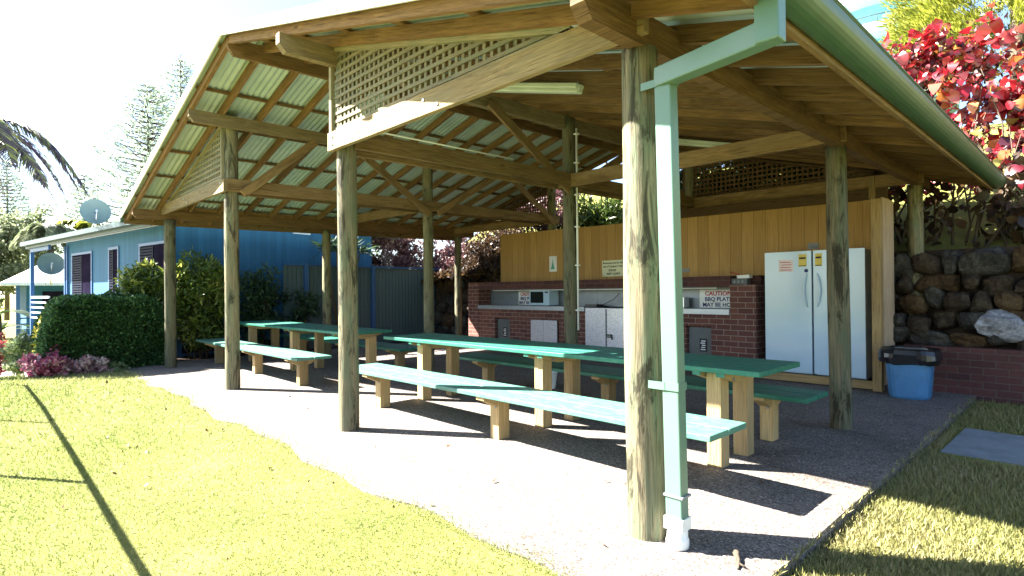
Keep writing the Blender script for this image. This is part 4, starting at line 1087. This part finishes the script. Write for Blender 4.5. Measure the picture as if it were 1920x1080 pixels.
# ------------------------------------------------------------------ blue house
A9 = math.radians(9); ux = Vector((math.cos(A9), math.sin(A9), 0)); uy = Vector((-math.sin(A9), math.cos(A9), 0)); HC = Vector((.51, 13.5, 0))
def H(a, s_, z): return HC+ux*a+uy*s_+Vector((0, 0, z))
house = empty('blue_house', HC, 'blue weatherboard cabin with white gutter, left of the shelter', 'house')
def hbox(mb, a0, s0, z0, a1, s1, z1, uvk='auto'):
    c = lambda a, s_, z: H(a, s_, z)
    mb.face([c(a0,s1,z0), c(a0,s0,z0), c(a0,s0,z1), c(a0,s1,z1)], [(s1,z0), (s0,z0), (s0,z1), (s1,z1)])
    mb.face([c(a1,s0,z0), c(a1,s1,z0), c(a1,s1,z1), c(a1,s0,z1)], [(s0,z0), (s1,z0), (s1,z1), (s0,z1)])
    mb.face([c(a0,s0,z0), c(a1,s0,z0), c(a1,s0,z1), c(a0,s0,z1)], [(a0,z0), (a1,z0), (a1,z1), (a0,z1)])
    mb.face([c(a1,s1,z0), c(a0,s1,z0), c(a0,s1,z1), c(a1,s1,z1)], [(a1,z0), (a0,z0), (a0,z1), (a1,z1)])
    mb.face([c(a0,s0,z1), c(a1,s0,z1), c(a1,s1,z1), c(a0,s1,z1)]); mb.face([c(a0,s1,z0), c(a1,s1,z0), c(a1,s0,z0), c(a0,s0,z0)])
LW = 7.9
mb = MB(); hbox(mb, 0, 0, .25, 6.0, LW, 3.22); mb.build('wall', 'house_blue', house)
mb = MB(); hbox(mb, 0.02, .02, 3.22, 6.0, .1, 3.50); mb.build('gable_board', 'house_blue', house)
mb = MB(); hbox(mb, .06, .06, -.5, 5.9, LW-.1, .25); mb.build('sub_floor', 'shutter', house)
mb = MB()
for k in range(7): hbox(mb, .1+k*.9, .0, -.3, .22+k*.9, .05, .25)
hbox(mb, 0, -.01, .0, 6, .04, .06); mb.build('base_batten', 'fence_blue', house)
# roof: low pitch rising from the left eave
mb = MB(); zE = 3.12
def roofz(a): return zE+.20+.10*(a+.55)
q0 = [H(-.55, -.25, roofz(-.55)), H(3.3, -.25, roofz(3.3)), H(3.3, LW+2.3, roofz(3.3)), H(-.55, LW+2.3, roofz(-.55))]
q1 = [H(7.0, -.25, roofz(-.4)), H(7.0, LW+2.3, roofz(-.4))]
mb.face(q0); mb.face([q0[1], q1[0], q1[1], q0[2]])
mb.face([p-Vector((0, 0, .05)) for p in q0]); mb.face([p-Vector((0, 0, .05)) for p in [q0[1], q1[0], q1[1], q0[2]]])
mb.build('roof', 'roof_white', house, recalc=False)
mb = MB(); mb.bar(H(-.60, -.25, zE+.13), H(-.60, LW+2.35, zE+.13), .12, .13); mb.build('gutter', 'eave_grey', house)
mb = MB(); hbox(mb, -.52, -.2, zE-.02, -.49, LW+2.3, zE+.14); mb.build('fascia', 'eave_grey', house)
mb = MB(); hbox(mb, -.48, -.2, zE+.10, .0, LW+2.3, zE+.12); hbox(mb, -.66, -.27, zE+.02, -.3, -.24, zE+.26); mb.build('soffit', 'house_white', house)
def window(s0, s1, z0, z1, ns, bars=True):
    fr = MB(); f = .07
    for (a, b_, c, d) in ((s0-f, s0, z0-f, z1+f), (s1, s1+f, z0-f, z1+f), (s0, s1, z1, z1+f), (s0, s1, z0-f, z0)): hbox(fr, -.03, a, c, .0, b_, d)
    f_ = fr.build('window', 'fence_blue', house)
    g = MB(); hbox(g, -.012, s0, z0, .0, s1, z1); g.build('pane', 'window_glass', f_)
    sh = MB(); e = s0+(s1-s0)*ns; z = z0+.03
    while z < z1-.03:
        if e < s1-.01: hbox(sh, -.028, e, z, -.014, s1-.01, z+.045)
        z += .075
    hbox(sh, -.03, e-.03, z0, -.012, e, z1); sh.build('louvre', 'shutter', f_)
window(5.09+.5-.1, 6.79+.5-.1, 1.50, 2.76, .5)
window(2.89+.5, 3.57+.45, 1.58, 2.78, .55)
window(.25, 1.85, 1.9, 2.76, .5)
mb = MB(); hbox(mb, -.04, 5.3, 1.36, -.0, 7.3, 1.44); mb.build('sill', 'house_white', house)
mb = MB(); hbox(mb, -.05, LW-.06, .2, .0, LW+.02, 3.1); hbox(mb, -.06, LW-.3, .2, -.0, LW-.24, 3.1); mb.build('downpipe', 'fence_blue', house)
# veranda
mb = MB(); hbox(mb, -.45, LW+2.0, -.5, -.35, LW+2.1, 3.15); hbox(mb, -.45, LW+.02, 2.98, -.38, LW+2.1, 3.12); mb.build('veranda_post', 'fence_blue', house)
mb = MB()
for z in (.75, .92, 1.09, 1.26, 1.42): hbox(mb, -.44, LW+.05, z, -.40, LW+2.0, z+(.045 if z < 1.4 else .07))
mb.build('veranda_rail', 'house_white', house)
mb = MB(); hbox(mb, -.45, LW+.03, .1, 4, LW+2.1, .25); mb.build('veranda_deck', 'fence_panel', house)
mb = MB(); hbox(mb, 3.2, -.02, 3.22, 3.75, .015, 3.30); mb.build('vent', 'house_white', house)
# satellite dishes
def dish(c, rad, zb, label):
    t = empty('satellite_dish', (c[0], c[1], zb), label, 'satellite dish', 'satellite dishes')
    nrm = Vector((CAM.x-c[0]+2.5, CAM.y-c[1], 4)).normalized(); a = nrm.cross(Vector((0, 0, 1))).normalized(); b_ = nrm.cross(a)
    mb = MB(); cv = Vector(c); rings = []
    for k in range(7):
        rr_ = rad*k/6; rings.append([cv+(a*math.cos(q)+b_*math.sin(q))*rr_*1.0+nrm*(.25*rr_*rr_/rad) for q in np.linspace(0, 6.283, 28, endpoint=False)])
    for r0, r1 in zip(rings[:-1], rings[1:]):
        for k in range(28): mb.face([r0[k], r0[(k+1) % 28], r1[(k+1) % 28], r1[k]], smooth=True)
    for r0, r1 in zip(rings[:-1], rings[1:]):
        for k in range(28): mb.face([r1[k]-nrm*.015, r1[(k+1) % 28]-nrm*.015, r0[(k+1) % 28]-nrm*.015, r0[k]-nrm*.015], smooth=True)
    mb.build('reflector', 'dish_grey', t, recalc=False)
    mb = MB(); mb.tube([cv-b_*-rad*.9, cv+nrm*rad*.75-b_*-.05], .012, 6); mb.tube([cv+nrm*rad*.7-b_*-.04, cv+nrm*rad*.85-b_*-.04], .035, 8)
    mb.build('feed_arm', 'steel', t)
    mb = MB(); mb.tube([(c[0], c[1], zb), (c[0], c[1], c[2])], .03, 8); mb.tube([(c[0], c[1], c[2]-.2), (c[0]-.1, c[1]+.9, zb)], .012, 6); mb.build('mast', 'steel', t)
dish((.12, 21.8, 4.34), .44, 3.5, 'larger dark satellite dish standing on the blue house roof')
dish((-.75, 25.6, 2.7), .42, 1.9, 'lower dark satellite dish seen beside the veranda post')

# second house
h2 = empty('far_house', (0, 30, -1), 'smaller blue cabin with pale roof beyond the veranda', 'house')
mb = MB(); mb.prism([(-1.15, 31), (4.5, 31), (4.5, 37), (-1.15, 37)], 2, -1.2, 2.2); mb.build('wall', 'house_blue', h2)
mb = MB(); mb.face([(-2.05, 29.3, 2.05), (5.5, 29.3, 2.05), (4.2, 34, 3.6), (.4, 34, 3.6)]); mb.face([(-2.05, 29.3, 2.05), (.4, 34, 3.6), (-2.05, 38.5, 2.05)]); mb.face([(-2.05, 38.5, 2.05), (.4, 34, 3.6), (4.2, 34, 3.6), (5.5, 38.5, 2.05)])
mb.face([(-2.05, 29.3, 2.03), (5.5, 29.3, 2.03), (5.5, 38.5, 2.03), (-2.05, 38.5, 2.03)]); mb.build('roof', 'roof_white', h2, recalc=False)
mb = MB(); mb.bar((-2.05, 29.28, 2.0), (5.5, 29.28, 2.0), .12, .12); mb.build('gutter', 'house_white', h2)
mb = MB(); mb.bar((-1.5, 29.6, -1.2), (-1.5, 29.6, 2), .13, .13, up=(0, 1, 0)); mb.build('veranda_post', 'fence_blue', h2)
mb = MB()
for z in (-.2, .05, .3, .55): mb.bar((-1.5, 29.6, z), (-.9, 30.6, z), .04, .06)
mb.build('veranda_rail', 'fence_blue', h2)
mb = MB(); mb.box(-.6, 30.97, -.4, .5, 30.99, 1.7); mb.build('door', 'window_glass', h2)

# ------------------------------------------------------------------ fence
fn = empty('timber_fence', (3.6, 13.3, 0), 'tall vertical board fence with blue posts behind the shelter', 'fence')
fa, fb_ = Vector((3.1, 13.28, 0)), Vector((9.0, 13.65, 0)); fd = (fb_-fa).normalized(); fnr = Vector((fd.y, -fd.x, 0))
for (s0, s1, mt_) in ((0, 2.78, 'fence_panel'), (2.78, 5.2, 'fence_panel'), (5.2, 5.9, 'fence_panel')):
    mb = MB(); s_ = s0
    while s_ < s1-.02:
        e = min(s_+.125, s1); p0, p1 = fa+fd*s_, fa+fd*(e-.008)
        zt = 2.27; mb.face([p0+Vector((0,0,-.1)), p1+Vector((0,0,-.1)), p1+Vector((0,0,zt)), p0+Vector((0,0,zt))], [(0,0), (0,.12), (zt,.12), (zt,0)])
        p0b, p1b = p0-fnr*.02, p1-fnr*.02
        mb.face([p1b+Vector((0,0,-.1)), p0b+Vector((0,0,-.1)), p0b+Vector((0,0,zt)), p1b+Vector((0,0,zt))])
        mb.face([p0+Vector((0,0,-.1)), p0+Vector((0,0,zt)), p0b+Vector((0,0,zt)), p0b+Vector((0,0,-.1))]); mb.face([p1+Vector((0,0,-.1)), p1b+Vector((0,0,-.1)), p1b+Vector((0,0,zt)), p1+Vector((0,0,zt))])
        s_ += .125
    mb.build('board_panel', mt_, fn, recalc=False)
for s_ in (.62, 2.78, 5.1):
    p = fa+fd*s_+fnr*.05; mb = MB(); mb.bar((p.x, p.y, -.1), (p.x, p.y, 2.34), .11, .10, up=(0, 1, 0)); mb.build('post', 'fence_blue', fn)
mb = MB(); a = fa+fnr*.01; b_ = fb_+fnr*.01; mb.bar((a.x, a.y, 2.30), (b_.x, b_.y, 2.30), .10, .05); mb.build('capping', 'fence_blue', fn)

# ------------------------------------------------------------------ rail fence off to the left (its shadow lies on the lawn)
sh = 1.3/math.tan(SUN_EL); RXo = -2.33+sh*SUN_AZ.x; RYo = sh*SUN_AZ.y
rf = empty('rail_fence', (RXo, 6, 0), 'round timber rail on thin posts left of the lawn, casting the long thin shadow', 'fence')
mb = MB(); mb.tube([(RXo+.0, RYo+10.7, 1.3), (RXo+.03, RYo+8, 1.3), (RXo+.02, RYo+5, 1.29), (RXo-.02, RYo+2, 1.3), (RXo-.03, RYo-.8, 1.3)], .023, 10); mb.build('rail', 'post_wood', rf)
for yj in (10.6, 6.7, 3.72, .2):
    mb = MB(); mb.tube([(RXo, RYo+yj, -.1), (RXo, RYo+yj, 1.28)], .027, 8); mb.build('post', 'post_wood', rf)

# ------------------------------------------------------------------ background trees
def norfolk(c, hgt, rad, z_lo, label, seed, n=16000, ln=.34):
    t = empty('norfolk_pine', c, label, 'tree', 'norfolk pines beyond the house'); rs = np.random.default_rng(seed)
    mb = MB(); mb.tube([c, (c[0]+.1, c[1], c[2]+hgt*.5), (c[0], c[1], c[2]+hgt)], [hgt*.014, hgt*.009, .03], 7); mb.build('trunk', 'bark', t)
    P = []; D = []; br = MB(); z = z_lo
    while z < hgt*.985:
        f = (z-z_lo)/(hgt-z_lo); R_ = rad*(1-f)**.75+.25
        nb = 6; a0 = rs.random()*6.28
        for k in range(nb):
            a = a0+2*math.pi*k/nb+rs.normal()*.12; Rk = R_*(.8+.3*rs.random())
            dr = np.array([math.cos(a), math.sin(a), 0]); pd = np.array([-dr[1], dr[0], 0]); st = np.array(c)+np.array([0, 0, z])
            en = st+dr*Rk+np.array([0, 0, Rk*.22])
            br.tube([tuple(st), tuple(st+dr*Rk*.55+np.array([0, 0, Rk*.04])), tuple(en)], [.05, .03, .012], 4, cap=False)
            m_ = max(5, int(Rk*12))
            u_ = rs.random(m_)**.6; side = rs.choice([-1, 1], m_)
            b0 = st+dr*(u_*Rk)[:, None]+np.stack([np.zeros(m_), np.zeros(m_), Rk*(.05*u_+.17*u_**3)], 1)
            l_ = (.15+.5*(1-np.abs(u_-.55))*rs.random(m_))*min(1.2, Rk*.5)
            b0 = b0+pd*(side*l_*.6)[:, None]
            P.append(b0); D.append(pd*side[:, None]*.7+dr*.8+np.array([0, 0, .45]))
        z += max(.35, hgt*.032*(1-.45*f))
    P = np.concatenate(P); D = np.concatenate(D); D /= np.linalg.norm(D, axis=1)[:, None]
    P = np.concatenate([P, P+D*ln*.7]); D = np.concatenate([D, D])
    V, Fc, q_ = leafgeo(P, ln, .17, dirs=D); npmesh('crown', V, Fc, 'pine_leaf', t, q_); br.build('branches', 'bark', t, recalc=False)
norfolk((5.7, 42.4, -1), 17.0, 5.0, 3.0, 'tall norfolk pine rising just left of the shelter roof', 1)
norfolk((8.8, 47.0, -1), 21.0, 4.6, 4.0, 'taller norfolk pine with a bare pointed tip, partly behind the roof edge', 2)
norfolk((4.4, 60, -1), 13.5, 3.6, 2.0, 'smaller norfolk pine above the satellite dish', 3)
norfolk((-.1, 76, -1), 16.5, 4.4, 3.0, 'distant norfolk pine at the left edge of the view', 4)
def bgtree(c, r, k, cr, n, size, mat, label, trunk_h, tr=.16):
    t = empty('broadleaf_tree', (c[0], c[1], -1), label, 'tree', 'trees beyond the houses')
    cl = clumpset(c, r, k, cr, n); foliage('crown', cl, size, mat, t)
    mb = MB(); mb.tube([(c[0], c[1], -1), (c[0]+.1, c[1], c[2]-r[2]*.5), (c[0], c[1], c[2])], [tr, tr*.8, tr*.4], 7)
    for s_ in range(7):
        p_ = cl[s_][0]; mb.tube([(c[0], c[1], c[2]-r[2]*.6), tuple(p_)], [tr*.4, .02], 5)
    mb.build('trunk', 'bark', t)
bgtree((-2.3, 40, 3.6), (2.6, 2.2, 2.6), 100, .6, 110, .22, 'tree_leaf', 'grey green bushy tree at the left edge beyond the far cabin', 2)
bgtree((.6, 50, 4.6), (2.4, 2.0, 3.0), 70, .6, 90, .24, 'tree_leaf', 'loose leafy tree behind the far cabin roof', 2)
bgtree((-4.0, 33, 1.0), (1.6, 1.6, 1.2), 50, .4, 90, .2, 'dark_leaf', 'low dark bush at the far left', 1)
bgtree((4.5, 40, 4.0), (3.6, 2.0, 2.2), 80, .6, 90, .24, 'tree_leaf', 'spreading tree behind the blue house roof', 2)
# banana-like plant at the far left
t = empty('banana_plant', (-2.2, 26.5, -1), 'banana plant with broad pale leaves at the far left', 'plant')
mb = MB()
for k in range(9):
    a = k*.75; L_ = 1.6+.5*random.random(); st = Vector((-2.2, 26.5, .1+.1*k)); pts = [st+Vector((math.cos(a), math.sin(a), 0))*L_*u_+Vector((0, 0, .9*u_-1.1*u_*u_)) for u_ in np.linspace(0, 1, 8)]
    sd2 = Vector((-math.sin(a), math.cos(a), 0))
    for i_ in range(7):
        w0 = .24*math.sin(math.pi*(i_/7*.95+.03)); w1 = .24*math.sin(math.pi*((i_+1)/7*.95+.03))
        mb.face([pts[i_]-sd2*w0, pts[i_]+sd2*w0, pts[i_+1]+sd2*w1, pts[i_+1]-sd2*w1], smooth=True)
mb.v = mb.v; o = mb.build('leaves', 'lime_leaf', t, recalc=False)
mb = MB(); mb.tube([(-2.2, 26.5, -1), (-2.2, 26.5, .8)], [.14, .09], 8); mb.build('stem', 'bark', t)
# palms
def palm(name, c, zb, nf, L_, seed, label, mat='palm_leaf', up0=.9, lw=.055, ll=.62, az=None):
    t = empty(name, (c[0], c[1], zb), label, 'palm tree'); rs = np.random.default_rng(seed); mb = MB()
    mb.tube([(c[0], c[1], zb), (c[0]+.15, c[1], (zb+c[2])/2), c], [.2, .15, .12], 10); mb.build('trunk', 'bark', t)
    Vs = []; Rn = []; rk = MB()
    for k in range(nf):
        a = (2*math.pi*k/nf+rs.normal()*.15) if az is None else az[k]
        e = up0*(.35+.75*rs.random()); Lk = L_*(.85+.25*rs.random()); h = np.array([math.cos(a), math.sin(a), 0]); pd = np.array([-h[1], h[0], 0]); N = 16
        pts = [np.array(c)+h*Lk*u_*(1-.12*u_)+np.array([0, 0, Lk*(e*u_-(.62+e*.75)*u_*u_)]) for u_ in np.linspace(0, 1, N)]
        rk.tube([tuple(p) for p in pts], [.03*(1-.85*i_/N) for i_ in range(N)], 4, cap=False)
        m_ = 110
        for i_ in range(m_):
            u_ = .08+.92*i_/m_; q_ = u_*(N-1); b0 = int(min(q_, N-2)); fr = q_-b0
            p = pts[b0]*(1-fr)+pts[b0+1]*fr; tg = pts[b0+1]-pts[b0]; tg /= np.linalg.norm(tg); l_ = ll*(math.sin(math.pi*min(1, u_*.9+.08)))**.6*(.85+.3*rs.random())
            for sg in (-1, 1):
                d = pd*sg*.8+tg*.6+np.array([0, 0, .1-.6*rs.random()]); d /= np.linalg.norm(d); dn = np.array([0, 0, -1.])
                wv = np.cross(d, tg); wv /= np.linalg.norm(wv); wv = tg*lw*.6+wv*lw*.45
                mid = p+d*l_*.55; tip = p+d*l_*.95+dn*l_*.28
                Vs += [p-wv*.5, p+wv*.5, mid+wv*.6, tip, mid-wv*.6]; Rn += [rs.random()]*5
    V = np.array(Vs); n_ = len(V)//5; i5 = np.arange(n_)[:, None]*5
    Fc = np.concatenate([i5+np.array([[0, 1, 2]]), i5+np.array([[0, 2, 4]]), i5+np.array([[4, 2, 3]])])
    npmesh('fronds', V, Fc, mat, t, np.array(Rn)); rk.build('frond_ribs', 'bark', t, recalc=False)
palm('feather_palm', (-3.45, 17.5, 5.5), -.5, 18, 3.0, 5, 'feathery palm whose drooping fronds reach in from the left edge', ll=.6, lw=.045, up0=1.05)
palm('far_palm', (.15, 37, 5.0), -1, 13, 1.9, 6, 'small palm left of the larger satellite dish', 'tree_leaf', lw=.12, ll=.7)
palm('far_palm', (1.8, 38, 5.3), -1, 13, 2.1, 8, 'small palm directly behind the blue house gutter', 'conifer_leaf', lw=.12, ll=.7)
